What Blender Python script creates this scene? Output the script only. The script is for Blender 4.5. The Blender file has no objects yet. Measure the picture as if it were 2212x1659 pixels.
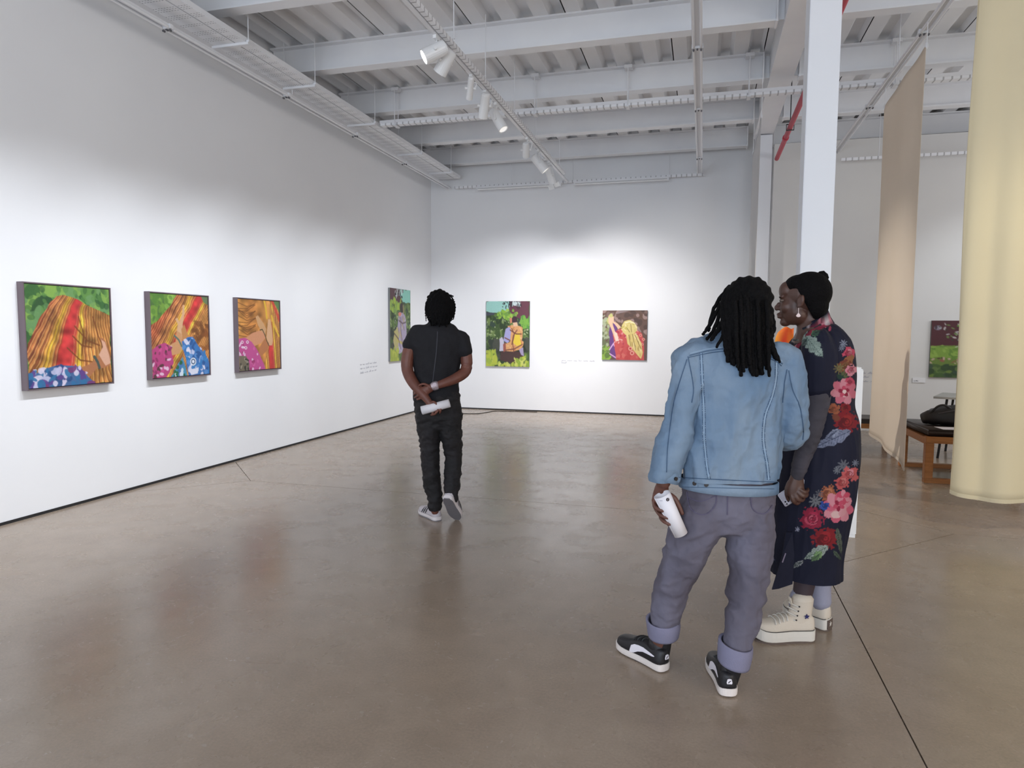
import bpy, bmesh, math, random
import numpy as np
from mathutils import Vector, Matrix, noise
from mathutils.bvhtree import BVHTree
random.seed(7)
SC = bpy.context.scene
COL = SC.collection
PI = math.pi

# ------------------------------------------------------------------ camera
FPX, YAW, PITCH, ROLL, EYE = 1469.4, 0.272106, 0.0771545, 0.0064405, 1.48
CAM = Vector((0, 0, EYE))
_f = Vector((-math.sin(YAW)*math.cos(PITCH), math.cos(YAW)*math.cos(PITCH), -math.sin(PITCH)))
_r0 = Vector((math.cos(YAW), math.sin(YAW), 0)); _u0 = _r0.cross(_f)
_r = _r0*math.cos(ROLL)+_u0*math.sin(ROLL); _u = _u0*math.cos(ROLL)-_r0*math.sin(ROLL)
cd = bpy.data.cameras.new('camera'); cam = bpy.data.objects.new('camera', cd); COL.objects.link(cam)
cd.sensor_fit = 'HORIZONTAL'; cd.sensor_width = 36; cd.lens = FPX/2212*36; cd.clip_start = 0.05; cd.clip_end = 100
cam.matrix_world = Matrix(((_r.x, _u.x, -_f.x, 0), (_r.y, _u.y, -_f.y, 0), (_r.z, _u.z, -_f.z, EYE), (0, 0, 0, 1)))
SC.camera = cam
FW = Vector((-math.sin(YAW), math.cos(YAW), 0))          # level direction the visitors look in

# ------------------------------------------------------------------ light and exposure
SC.view_settings.view_transform = 'Standard'; SC.view_settings.look = 'None'
SC.view_settings.gamma = 1; SC.view_settings.use_curve_mapping = False
SC.view_settings.exposure = 0.29
w = bpy.data.worlds.new('world'); SC.world = w; w.use_nodes = True
w.node_tree.nodes['Background'].inputs[0].default_value = (0.72, 0.80, 0.95, 1)
w.node_tree.nodes['Background'].inputs[1].default_value = 0.5

def area(name, loc, rot, sx, sy, power, col):
    l = bpy.data.lights.new(name, 'AREA'); l.shape = 'RECTANGLE'; l.size = sx; l.size_y = sy
    l.energy = power; l.color = col
    o = bpy.data.objects.new(name, l); COL.objects.link(o); o.location = loc; o.rotation_euler = rot
    return o
def spot(name, loc, target, power, ang, blend, col, rad=0.05, parent=None):
    l = bpy.data.lights.new(name, 'SPOT'); l.energy = power; l.spot_size = math.radians(ang)
    l.spot_blend = blend; l.color = col; l.shadow_soft_size = rad
    o = bpy.data.objects.new(name, l); COL.objects.link(o); o.location = loc
    o.rotation_euler = (Vector(target)-Vector(loc)).to_track_quat('-Z', 'Y').to_euler()
    return o
# unseen area lamp added behind the camera as ambient fill
area('rear_fill', (-0.5, -4.2, 2.2), (math.radians(110), 0, 0), 9.0, 3.4, 350, (0.78, 0.88, 1.0))
area('side_fill', (6.6, -1.0, 2.4), (math.radians(90), 0, math.radians(90)), 4.0, 3.0, 150, (1.0, 0.88, 0.74))  # unseen warm fill lamp added to brighten the right bay
area('far_fill', (6.7, 9.0, 3.0), (math.radians(97), 0, math.radians(90)), 3.6, 2.2, 80, (0.95, 0.96, 1.0))  # unseen fill lamp added to lift the far beams and upper walls
COOL = (0.90, 0.94, 1.0); WARM = (1.0, 0.86, 0.62); NEUT = (1, 0.97, 0.93)
TRX, TRZ = -2.37, 4.11
# track spots: (y on the track, aim point, power)
WASH = [(2.4, 2.2, 130), (3.4, 3.4, 140), (4.5, 4.5, 154), (5.3, 5.6, 154), (5.9, 6.8, 162), (6.95, 8.1, 146), (8.0, 9.3, 134), (9.2, 10.8, 152)]
for y, ty, p in WASH:
    spot('wall_spot', (TRX-0.22, y, 3.85), (-5.04, ty, 0.6), p, 72, 1.0, COOL)
spot('back_spot', (TRX+0.05, 9.95, 3.8), (-3.5, 12.25, 0.7), 240, 84, 1.0, (0.97, 0.97, 1.0))
spot('back_spot', (TRX+0.35, 9.6, 3.8), (-1.5, 12.25, 0.7), 280, 84, 1.0, (1.0, 0.97, 0.96))
spot('back_spot', (TRX+0.6, 8.1, 3.8), (-0.5, 12.25, 0.7), 200, 78, 1.0, NEUT)
spot('bay_spot', (3.6, 8.6, 4.1), (3.9, 11.43, 1.5), 105, 58, 0.9, (0.86, 0.93, 1.0))
spot('column_spot', (1.86, 3.4, 4.2), (0.85, 5.6, 2.0), 22, 42, 1.0, (0.82, 0.90, 1.0))
spot('cloth_spot', (TRX+0.15, 7.75, 3.8), (1.8, 7.7, 1.1), 380, 44, 1.0, (1.0, 0.90, 0.78))
spot('bay_fill', (4.5, 8.2, 4.2), (3.4, 8.2, 0), 50, 120, 1.0, (1.0, 0.90, 0.78), 0.2)
spot('curtain_spot', (3.6, 3.4, 4.1), (2.3, 5.8, 0.9), 175, 62, 1.0, (1.0, 0.92, 0.68))
spot('curtain_spot', (3.4, 6.6, 4.1), (2.4, 6.3, 0.5), 30, 70, 1.0, (1.0, 0.86, 0.7))

# ------------------------------------------------------------------ helpers
def ray(u, v):
    return _f + _r*((u-1106)/FPX) - _u*((v-829.5)/FPX)
def at(u, v, D):
    d = ray(u, v); return CAM + d*(D/d.dot(FW))
def onz(u, v, z=0):
    d = ray(u, v); return CAM + d*((z-EYE)/d.z)
def proj(p):
    q = p-CAM; z = q.dot(_f); return 1106+FPX*q.dot(_r)/z, 829.5-FPX*q.dot(_u)/z
def lin(c):
    return tuple(x/12.92 if x <= 0.04045 else ((x+0.055)/1.055)**2.4 for x in c)
def rgb(r, g, b):
    return lin((r/255, g/255, b/255))

def mat(name, col, rough=0.6, metal=0.0, col2=None, scale=8, detail=4, bump=0.0, bscale=40, spec=0.5, stretch=None, attr=None, emit=None, trans=0, sheen=0, sss=0):
    m = bpy.data.materials.new(name); m.use_nodes = True
    nt = m.node_tree; N = nt.nodes; L = nt.links; b = N['Principled BSDF']
    b.inputs['Base Color'].default_value = (*col, 1); b.inputs['Roughness'].default_value = rough
    b.inputs['Metallic'].default_value = metal; b.inputs['Specular IOR Level'].default_value = spec
    tc = N.new('ShaderNodeTexCoord'); vec = tc.outputs['Object']
    if stretch:
        mp = N.new('ShaderNodeMapping'); mp.inputs['Scale'].default_value = stretch
        L.new(vec, mp.inputs[0]); vec = mp.outputs[0]
    if col2 is not None:
        n = N.new('ShaderNodeTexNoise'); n.inputs['Scale'].default_value = scale; n.inputs['Detail'].default_value = detail
        L.new(vec, n.inputs['Vector'])
        r = N.new('ShaderNodeValToRGB'); r.color_ramp.elements[0].position = 0.32; r.color_ramp.elements[1].position = 0.68
        r.color_ramp.elements[0].color = (*col, 1); r.color_ramp.elements[1].color = (*col2, 1)
        L.new(n.outputs[0], r.inputs[0]); L.new(r.outputs[0], b.inputs['Base Color'])
    if attr:
        a = N.new('ShaderNodeVertexColor'); a.layer_name = attr; L.new(a.outputs[0], b.inputs['Base Color'])
    if bump:
        n = N.new('ShaderNodeTexNoise'); n.inputs['Scale'].default_value = bscale; n.inputs['Detail'].default_value = 3
        L.new(vec, n.inputs['Vector'])
        bp = N.new('ShaderNodeBump'); bp.inputs['Strength'].default_value = bump; bp.inputs['Distance'].default_value = 0.01
        L.new(n.outputs[0], bp.inputs['Height']); L.new(bp.outputs[0], b.inputs['Normal'])
    if emit:
        b.inputs['Emission Color'].default_value = (*emit[0], 1); b.inputs['Emission Strength'].default_value = emit[1]
    if sheen: b.inputs['Sheen Weight'].default_value = sheen
    return m

def add(name, bm, m=None, parent=None, smooth=False, recalc=True):
    if recalc: bmesh.ops.recalc_face_normals(bm, faces=bm.faces)
    me = bpy.data.meshes.new(name); bm.to_mesh(me); bm.free()
    if smooth: me.shade_smooth()
    o = bpy.data.objects.new(name, me); COL.objects.link(o)
    if m is not None:
        for mm in (m if isinstance(m, (list, tuple)) else [m]): me.materials.append(mm)
    if parent is not None:
        o.parent = parent; o.matrix_parent_inverse = parent.matrix_world.inverted() if parent.type != 'EMPTY' else Matrix.Translation(-parent.location)
    return o
def empty(name, loc=(0, 0, 0)):
    o = bpy.data.objects.new(name, None); COL.objects.link(o); o.location = loc; o.empty_display_size = 0.1
    o.matrix_world = Matrix.Translation(loc)
    return o
def tag(o, label=None, cat=None, group=None, kind=None):
    if label: o['label'] = label
    if cat: o['category'] = cat
    if group: o['group'] = group
    if kind: o['kind'] = kind
    return o
def box(bm, x0, x1, y0, y1, z0, z1, M=None):
    vs = [Vector((x, y, z)) for z in (z0, z1) for x, y in ((x0, y0), (x1, y0), (x1, y1), (x0, y1))]
    if M: vs = [M @ v for v in vs]
    v = [bm.verts.new(p) for p in vs]
    for f in ((3, 2, 1, 0), (4, 5, 6, 7), (0, 1, 5, 4), (1, 2, 6, 5), (2, 3, 7, 6), (3, 0, 4, 7)):
        bm.faces.new([v[i] for i in f])
def obox(name, x0, x1, y0, y1, z0, z1, m, parent=None, bev=0.0):
    bm = bmesh.new(); box(bm, x0, x1, y0, y1, z0, z1)
    if bev: bmesh.ops.bevel(bm, geom=bm.edges[:], offset=bev, segments=2, affect='EDGES')
    return add(name, bm, m, parent)
def prism(bm, pts, z0, z1, M=None):
    n = len(pts); M = M or Matrix()
    a = [bm.verts.new(M @ Vector((x, y, z0))) for x, y in pts]; b = [bm.verts.new(M @ Vector((x, y, z1))) for x, y in pts]
    bm.faces.new(a[::-1]); bm.faces.new(b)
    for i in range(n): bm.faces.new((a[i], a[(i+1) % n], b[(i+1) % n], b[i]))
def cr(P, n):
    out = []
    for i in range(len(P)-1):
        p0 = P[max(i-1, 0)]; p1 = P[i]; p2 = P[i+1]; p3 = P[min(i+2, len(P)-1)]
        for k in range(n):
            t = k/n
            out.append(tuple(0.5*((2*b)+(c-a)*t+(2*a-5*b+4*c-d)*t*t+(3*b-a-3*c+d)*t**3) for a, b, c, d in zip(p0, p1, p2, p3)))
    out.append(tuple(P[-1])); return out
def tube(bm, pts, seg=14, sub=4, ref=None, caps=True, power=2.0):
    """pts: (Vector, ra, rb); ra across, rb along the reference direction"""
    ref = Vector(ref) if ref is not None else FW
    P = cr([(p.x, p.y, p.z, a, b) for p, a, b in pts], sub) if sub > 1 else [(p.x, p.y, p.z, a, b) for p, a, b in pts]
    C = [Vector(p[:3]) for p in P]; rings = []
    lastA = None
    for i, p in enumerate(P):
        T = (C[min(i+1, len(C)-1)]-C[max(i-1, 0)])
        T = T.normalized() if T.length > 1e-9 else Vector((0, 0, 1))
        A = T.cross(ref)
        if A.length < 0.15: A = lastA if lastA is not None else T.orthogonal()
        A = (A - T*A.dot(T)).normalized()
        if lastA is not None and A.dot(lastA) < 0: A = -A
        lastA = A; B = T.cross(A).normalized()
        ring = []
        for k in range(seg):
            t = 2*PI*k/seg; c, s = math.cos(t), math.sin(t)
            if power != 2.0:
                e = 2/power; c = math.copysign(abs(c)**e, c); s = math.copysign(abs(s)**e, s)
            ring.append(bm.verts.new(C[i]+A*(max(p[3], 1e-4)*c)+B*(max(p[4], 1e-4)*s)))
        rings.append(ring)
    for a, b in zip(rings, rings[1:]):
        for k in range(seg): bm.faces.new((a[k], a[(k+1) % seg], b[(k+1) % seg], b[k]))
    if caps:
        for ring, s, q, p in ((rings[0], -1, 1, P[0]), (rings[-1], 1, -2, P[-1])):
            T = (C[1]-C[0]).normalized() if s < 0 else (C[-1]-C[-2]).normalized()
            rr = min(p[3], p[4]); c = Vector(p[:3])
            prev = ring
            for f, h in ((0.75, 0.55), ):
                nr = [bm.verts.new(c+(v.co-c)*f+T*(s*rr*h)) for v in ring]
                for k in range(seg):
                    q4 = (prev[k], prev[(k+1) % seg], nr[(k+1) % seg], nr[k]); bm.faces.new(q4 if s > 0 else q4[::-1])
                prev = nr
            tip = bm.verts.new(c+T*(s*rr*0.8))
            for k in range(seg):
                q3 = (prev[k], prev[(k+1) % seg], tip); bm.faces.new(q3 if s > 0 else q3[::-1])
def rod(bm, a, b, r, seg=8):
    a = Vector(a); b = Vector(b); T = (b-a).normalized(); A = T.orthogonal().normalized(); B = T.cross(A)
    R = [[bm.verts.new(c+A*(r*math.cos(2*PI*k/seg))+B*(r*math.sin(2*PI*k/seg))) for k in range(seg)] for c in (a, b)]
    for k in range(seg): bm.faces.new((R[0][k], R[0][(k+1) % seg], R[1][(k+1) % seg], R[1][k]))
    bm.faces.new(R[0][::-1]); bm.faces.new(R[1])
def ell(bm, c, r, M=None, seg=16):
    mm = Matrix.Translation(Vector(c)) @ Matrix.Diagonal((*r, 1))
    bmesh.ops.create_uvsphere(bm, u_segments=seg, v_segments=max(6, seg*2//3), radius=1, matrix=(M @ mm) if M else mm)
def fuse(name, bm, voxel, smooth, m, parent, disp=None, sfac=0.5):
    me = bpy.data.meshes.new(name); bm.to_mesh(me); bm.free()
    o = bpy.data.objects.new(name, me); COL.objects.link(o)
    r = o.modifiers.new('r', 'REMESH'); r.mode = 'VOXEL'; r.voxel_size = voxel; r.adaptivity = 0
    if smooth:
        s = o.modifiers.new('s', 'SMOOTH'); s.factor = sfac; s.iterations = smooth
    dg = bpy.context.evaluated_depsgraph_get()
    nm = bpy.data.meshes.new_from_object(o.evaluated_get(dg)); o.modifiers.clear(); o.data = nm; nm.name = name
    bpy.data.meshes.remove(me)
    if disp:
        n = len(nm.vertices); co = np.empty(n*3); nm.vertices.foreach_get('co', co)
        no = np.empty(n*3); nm.vertex_normals.foreach_get('vector', no)
        co = co.reshape(-1, 3); no = no.reshape(-1, 3)
        d = np.array([disp(Vector(c)) for c in co])
        co += no*d[:, None]; nm.vertices.foreach_set('co', co.ravel()); nm.update()
    nm.shade_smooth()
    for mm in (m if isinstance(m, (list, tuple)) else [m]): nm.materials.append(mm)
    if parent is not None:
        o.parent = parent; o.matrix_parent_inverse = Matrix.Translation(-parent.location)
    return o
def copy_tree(o, parent=None):
    c = o.copy(); COL.objects.link(c)
    if parent is not None: c.parent = parent
    for ch in o.children: copy_tree(ch, c)
    return c
# ------------------------------------------------------------------ materials of the room
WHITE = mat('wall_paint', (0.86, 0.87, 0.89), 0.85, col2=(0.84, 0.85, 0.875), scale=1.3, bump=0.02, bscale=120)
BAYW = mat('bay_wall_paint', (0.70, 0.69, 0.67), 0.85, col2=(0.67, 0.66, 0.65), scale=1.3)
STEEL = mat('painted_steel', (0.84, 0.85, 0.87), 0.5, col2=(0.80, 0.81, 0.84), scale=3)
DECK = mat('painted_deck', (0.85, 0.86, 0.88), 0.55, col2=(0.78, 0.79, 0.81), scale=2.5, stretch=(1, 0.3, 1))
DARK = mat('dark_gap', (0.02, 0.02, 0.022), 0.9)
BLACKM = mat('black_rubber', (0.015, 0.015, 0.017), 0.6)
LX, BY, RBY = -5.04, 12.25, 11.43
X1, Y0, ZD, ZB = 7.0, -4.5, 4.79, 4.48

def wall(name, *b, m=WHITE, bev=0):
    return tag(obox(name, *b, m, bev=bev), kind='structure')
wall('wall_left', LX-0.2, LX, Y0, BY+0.2, 0, 4.87)
wall('wall_back', LX, 1.06, BY, BY+0.2, 0, 4.99)
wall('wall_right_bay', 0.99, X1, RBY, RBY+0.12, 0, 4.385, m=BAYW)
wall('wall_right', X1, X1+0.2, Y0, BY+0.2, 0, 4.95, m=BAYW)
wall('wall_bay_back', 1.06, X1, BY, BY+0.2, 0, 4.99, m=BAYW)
# glazed front behind the photographer: dwarf wall, header, piers, panes
wr = wall('wall_front', LX, X1, Y0-0.2, Y0, 0, 0.35)
hd = obox('header', LX, X1, Y0-0.2, Y0, 4.2, 4.95, WHITE, wr)
for i in range(7):
    x = LX+(X1-LX)*i/6; obox('pier', x-0.1, x+0.1, Y0-0.2, Y0, 0.35, 4.2, WHITE, wr)
wall('shadow_gap_left', LX, LX+0.006, Y0, BY, 0, 0.022, m=BLACKM)  # black strip painted in for the shadow gap at the wall foot
wall('shadow_gap_back', LX+0.006, 0.72, BY-0.006, BY, 0, 0.022, m=BLACKM)  # same black strip, standing in for the back wall's shadow gap

# ---- polished concrete floor in slabs with sawn joints
def floor_mat():
    m = bpy.data.materials.new('polished_concrete'); m.use_nodes = True; nt = m.node_tree; N = nt.nodes; L = nt.links
    b = N['Principled BSDF']; tc = N.new('ShaderNodeTexCoord')
    def nz(sc, det, dist=0.0, rough=0.6, vec=None):
        n = N.new('ShaderNodeTexNoise'); n.inputs['Scale'].default_value = sc; n.inputs['Detail'].default_value = det
        n.inputs['Distortion'].default_value = dist; n.inputs['Roughness'].default_value = rough
        L.new(vec or tc.outputs['Object'], n.inputs['Vector']); return n.outputs[0]
    def ramp(src, stops):
        r = N.new('ShaderNodeValToRGB'); e = r.color_ramp.elements
        e[0].position = stops[0][0]; e[0].color = (*stops[0][1], 1); e[1].position = stops[-1][0]; e[1].color = (*stops[-1][1], 1)
        for p, c in stops[1:-1]:
            k = e.new(p); k.color = (*c, 1)
        L.new(src, r.inputs[0]); return r.outputs[0]
    def mix(a, bb, fac, mode='MIX'):
        x = N.new('ShaderNodeMix'); x.data_type = 'RGBA'; x.blend_type = mode
        if isinstance(fac, float): x.inputs[0].default_value = fac
        else: L.new(fac, x.inputs[0])
        L.new(a, x.inputs[6]); L.new(bb, x.inputs[7]); return x.outputs[2]
    big = ramp(nz(0.9, 6, 0.6), [(0.3, (0.280, 0.215, 0.160)), (0.55, (0.312, 0.246, 0.188)), (0.75, (0.345, 0.278, 0.216))])
    mid = ramp(nz(5, 8, 0.4, 0.7), [(0.3, (0.90, 0.89, 0.88)), (0.7, (1.06, 1.05, 1.04))])
    fine = ramp(nz(90, 3), [(0.3, (0.9, 0.9, 0.9)), (0.7, (1.07, 1.07, 1.07))])
    c = mix(mix(big, mid, 1.0, 'MULTIPLY'), fine, 1.0, 'MULTIPLY')
    st = ramp(nz(2.3, 10, 1.5, 0.75), [(0.62, (0, 0, 0)), (0.72, (0.35, 0.35, 0.35))])
    dk = N.new('ShaderNodeRGB'); dk.outputs[0].default_value = (0.20, 0.165, 0.135, 1)
    c = mix(c, dk.outputs[0], st)
    sp = ramp(nz(23, 2, 0, 0.3), [(0.76, (0, 0, 0)), (0.79, (0.35, 0.35, 0.35))])
    d2 = N.new('ShaderNodeRGB'); d2.outputs[0].default_value = (0.40, 0.36, 0.31, 1)
    c = mix(c, d2.outputs[0], sp)
    L.new(c, b.inputs['Base Color'])
    ro = N.new('ShaderNodeMapRange'); ro.inputs[1].default_value = 0.3; ro.inputs[2].default_value = 0.75; ro.inputs[3].default_value = 0.20; ro.inputs[4].default_value = 0.33
    L.new(nz(3.5, 6, 0.5), ro.inputs[0]); L.new(ro.outputs[0], b.inputs['Roughness'])
    b.inputs['Specular IOR Level'].default_value = 0.62
    bp = N.new('ShaderNodeBump'); bp.inputs['Strength'].default_value = 0.10; bp.inputs['Distance'].default_value = 0.004
    L.new(nz(14, 4), bp.inputs['Height']); L.new(bp.outputs[0], b.inputs['Normal'])
    return m
FLOOR = floor_mat()
fl = tag(obox('floor', LX, X1, Y0, BY, -0.12, -0.012, DARK), kind='structure')
G = 0.003
def slab(pts):
    # shrink towards the centroid edges by the joint width
    cx = sum(p[0] for p in pts)/len(pts); cy = sum(p[1] for p in pts)/len(pts)
    n = len(pts); out = []
    for i in range(n):
        a = Vector(pts[i-1]); b = Vector(pts[i]); c = Vector(pts[(i+1) % n])
        d1 = (b-a).normalized(); d2 = (c-b).normalized(); n1 = Vector((-d1.y, d1.x)); n2 = Vector((-d2.y, d2.x))
        bis = (n1+n2); bis = bis/max(bis.length_squared/2, 0.2)
        out.append(b+bis*G)
    bm = bmesh.new(); prism(bm, out, -0.012, 0.0)
    add('slab', bm, FLOOR, fl)
gx = [LX, 0.78, X1]; gy = [Y0, -0.2, 5.66, BY]
dia = {(1, 2): 1.06, (0, 2): 0.80, (1, 1): 1.06}
for i in range(2):
    for j in range(3):
        x0, x1, y0, y1 = gx[i], gx[i+1], gy[j], gy[j+1]; P = []
        for (cxi, cyi, sx, sy, order) in ((i, j, 1, 1, 0), (i+1, j, -1, 1, 1), (i+1, j+1, -1, -1, 0), (i, j+1, 1, -1, 1)):
            r = dia.get((cxi, cyi), 0); X, Y = gx[cxi], gy[cyi]
            if not r: P.append((X, Y)); continue
            a = (X, Y+sy*r); b = (X+sx*r, Y); P += [a, b] if order == 0 else [b, a]
        slab(P)
for (k, r) in dia.items():
    X, Y = gx[k[0]], gy[k[1]]
    slab([(X, Y-r), (X+r, Y), (X, Y+r)] if k[0] == 0 else [(X, Y-r), (X+r, Y), (X, Y+r), (X-r, Y)])

# ---- ceiling: roof slab, ribbed deck sheets, beams, girder
ce = tag(obox('ceiling', LX-0.2, X1+0.2, Y0-0.2, BY+0.2, 4.99, 5.1, DARK), kind='structure')
pitch = 0.345
def deck(x):
    bm = bmesh.new(); prof = []
    for k in range(3):
        b = x+k*pitch
        prof += [(b, 0), (b+0.16, 0), (b+0.20, 0.075), (b+0.305, 0.075), (b+0.345, 0)]
    prof = [p for i, p in enumerate(prof) if i == 0 or p[0] - prof[i-1][0] > 1e-6]
    prof[-1] = (prof[-1][0]-0.012, 0)
    for y0, y1 in ((Y0, BY),):
        vs = [[bm.verts.new((px, y, ZD+pz+dz)) for px, pz in prof] for y in (y0, y1) for dz in (0, 0.004)]
        for i in range(len(prof)-1):
            bm.faces.new((vs[0][i], vs[0][i+1], vs[2][i+1], vs[2][i])); bm.faces.new((vs[1][i], vs[3][i], vs[3][i+1], vs[1][i+1]))
    return add('deck_sheet', bm, DECK, ce, recalc=False)
x = 0.78-0.7405*0-0.313*0; x = -2.495-1.035*3+0.5*0
while x < X1:
    deck(x); x += 1.035
def ibeam(name, a, axis, c, z0, z1, wdt, lo, hi, parent=ce, tf=0.018):
    bm = bmesh.new()
    for (p0, p1, q0, q1) in ((c-wdt/2, c+wdt/2, z0, z0+tf), (c-wdt/2, c+wdt/2, z1-tf, z1), (c-0.005, c+0.005, z0+tf, z1-tf)):
        if axis == 'x': box(bm, lo, hi, p0, p1, q0, q1)
        else: box(bm, p0, p1, lo, hi, q0, q1)
    return add(name, bm, STEEL, parent)
for yb in (-3.68, -2.11, -0.54, 1.03, 2.60, 4.16, 5.73, 7.30, 8.87, 10.47, 11.86):
    ibeam('beam', 0, 'x', yb, ZB, ZD, 0.15, LX+0.03, 0.62)
    ibeam('beam', 0, 'x', yb, ZB, ZD, 0.15, 1.00, X1-0.02)
    bm = bmesh.new()
    box(bm, 0.60, 0.617, yb-0.09, yb+0.09, ZB-0.01, ZD-0.01); box(bm, 1.003, 1.02, yb-0.09, yb+0.09, ZB-0.01, ZD-0.01)
    add('end_plate', bm, STEEL, ce)
bm = bmesh.new(); box(bm, 0.68, 0.945, Y0, 11.42, ZB-0.005, ZD-0.002)
add('girder', bm, STEEL, ce)
for x0, x1 in ((0.62, 0.68), (0.945, 1.0)):
    for yb in (4.16, 5.73, 7.30, 8.87, 10.47):
        obox('cleat', x0, x1, yb-0.01, yb+0.01, ZB+0.03, ZD-0.03, STEEL, ce)

# ---- columns and the boxed plinth
COLM = mat('column_paint', (0.80, 0.82, 0.86), 0.6, col2=(0.78, 0.80, 0.84), scale=2)
c1 = empty('column', (0.81, 5.78, 0))
obox('shaft', 0.705, 0.925, 5.66, 5.90, 0.012, ZB-0.02, COLM, c1, 0.004)
obox('base_plate', 0.665, 0.965, 5.62, 5.94, 0, 0.012, COLM, c1); obox('cap_plate', 0.665, 0.965, 5.62, 5.94, ZB-0.02, ZB-0.005, COLM, c1)
tag(c1, 'tall white square steel column rising behind the woman in the floral dress', 'column')
c2 = empty('column', (0.84, 11.29, 0))
obox('shaft', 0.70, 0.935, 11.15, 11.42, 0.012, ZB-0.02, COLM, c2, 0.004)
obox('base_plate', 0.66, 0.975, 11.12, 11.425, 0, 0.012, COLM, c2)
tag(c2, 'far white column standing at the back against the end of the bay wall', 'column')
pl = empty('plinth', (0.8, 5.47, 0))
obox('body', 0.50, 1.112, 5.335, 5.63, 0.02, 1.225, WHITE, pl, 0.006); obox('foot', 0.505, 1.107, 5.34, 5.625, 0, 0.02, WHITE, pl)
bm = bmesh.new(); box(bm, 0.503, 1.109, 5.338, 5.627, 1.225, 1.24)
bmesh.ops.bevel(bm, geom=[e for e in bm.edges if abs(e.verts[0].co.x-e.verts[1].co.x) < 1e-4 and e.verts[0].co.z > 1.23 and e.verts[1].co.z > 1.23], offset=0.012, segments=2, affect='EDGES')
add('top', bm, WHITE, pl)
tag(pl, 'waist-high plain white plinth behind the floral dress', 'plinth')

# ------------------------------------------------------------------ services under the ceiling
SERV = mat('service_paint', (0.78, 0.79, 0.82), 0.45)
def perf_mat():
    m = mat('perforated_tray', (0.76, 0.77, 0.80), 0.5); nt = m.node_tree; N = nt.nodes; L = nt.links
    tc = N.new('ShaderNodeTexCoord'); sp = N.new('ShaderNodeSeparateXYZ'); L.new(tc.outputs['Object'], sp.inputs[0])
    def mt(op, a, b=None):
        n = N.new('ShaderNodeMath'); n.operation = op
        for i, q in enumerate((a, b)):
            if q is None: continue
            if isinstance(q, (int, float)): n.inputs[i].default_value = q
            else: L.new(q, n.inputs[i])
        return n.outputs[0]
    s = mt('ADD', sp.outputs[0], sp.outputs[1])
    fx = mt('LESS_THAN', mt('FRACT', mt('MULTIPLY', sp.outputs[0], 1/0.030)), 0.62)
    fy = mt('LESS_THAN', mt('FRACT', mt('MULTIPLY', sp.outputs[1], 1/0.030)), 0.28)
    gy = mt('LESS_THAN', mt('FRACT', mt('MULTIPLY', sp.outputs[1], 1/0.16)), 0.5)
    f = mt('MULTIPLY', mt('MULTIPLY', fx, fy), gy)
    ge = N.new('ShaderNodeNewGeometry'); s2 = N.new('ShaderNodeSeparateXYZ'); L.new(ge.outputs['True Normal'], s2.inputs[0]); f = mt('MULTIPLY', f, mt('GREATER_THAN', mt('ABSOLUTE', s2.outputs[2]), 0.5))
    x = N.new('ShaderNodeMix'); x.data_type = 'RGBA'; L.new(f, x.inputs[0])
    x.inputs[6].default_value = (0.84, 0.85, 0.88, 1); x.inputs[7].default_value = (0.36, 0.37, 0.39, 1)
    L.new(x.outputs[2], N['Principled BSDF'].inputs['Base Color'])
    return m
PERF = perf_mat()
def slot_mat(axis):
    m = mat('slotted_channel', (0.78, 0.79, 0.82), 0.5); nt = m.node_tree; N = nt.nodes; L = nt.links
    tc = N.new('ShaderNodeTexCoord'); sp = N.new('ShaderNodeSeparateXYZ'); L.new(tc.outputs['Object'], sp.inputs[0])
    fr = N.new('ShaderNodeMath'); fr.operation = 'MULTIPLY'; fr.inputs[1].default_value = 1/0.085; L.new(sp.outputs[axis], fr.inputs[0])
    f2 = N.new('ShaderNodeMath'); f2.operation = 'FRACT'; L.new(fr.outputs[0], f2.inputs[0])
    f3 = N.new('ShaderNodeMath'); f3.operation = 'LESS_THAN'; f3.inputs[1].default_value = 0.2; L.new(f2.outputs[0], f3.inputs[0])
    x = N.new('ShaderNodeMix'); x.data_type = 'RGBA'; L.new(f3.outputs[0], x.inputs[0])
    x.inputs[6].default_value = (0.84, 0.85, 0.88, 1); x.inputs[7].default_value = (0.46, 0.46, 0.48, 1)
    L.new(x.outputs[2], N['Principled BSDF'].inputs['Base Color']); return m
SLOTX, SLOTY = slot_mat(0), slot_mat(1)
def chan(bm, x0, x1, y0, y1, z0, z1, axis, t=0.003):
    """upward-open tray"""
    box(bm, x0, x1, y0, y1, z0, z0+t)
    if axis == 'y': box(bm, x0, x0+t, y0, y1, z0+t, z1); box(bm, x1-t, x1, y0, y1, z0+t, z1)
    else: box(bm, x0, x1, y0, y0+t, z0+t, z1); box(bm, x0, x1, y1-t, y1, z0+t, z1)
# cable trays along the left wall
tr = empty('cable_tray', (-4.55, 4, 4.28))
bm = bmesh.new(); chan(bm, -4.735, -4.497, Y0+0.1, 12.05, 4.28, 4.33, 'y'); add('wide_tray', bm, PERF, tr)
bm = bmesh.new(); chan(bm, -4.482, -4.372, Y0+0.1, 12.05, 4.28, 4.33, 'y'); add('narrow_tray', bm, PERF, tr)
obox('dark_opening', -4.60, -4.40, 10.9, 11.9, 4.284, 4.32, DARK, tr)  # dark-coloured block stands in for the dark opening behind the tray end
for yy in (-3, -1.5, 0, 1.5, 2.95, 4.45, 5.93, 7.12, 8.60, 10.2, 11.5):
    bm = bmesh.new(); box(bm, -4.76, -4.34, yy-0.02, yy+0.02, 4.255, 4.279)
    rod(bm, (-4.75, yy, 4.26), (-4.75, yy, ZD), 0.005); rod(bm, (-4.35, yy, 4.26), (-4.35, yy, ZD), 0.005)
    box(bm, -4.365, -4.335, yy-0.012, yy+0.012, 4.279, 4.30)
    add('hanger', bm, SERV, tr)
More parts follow.
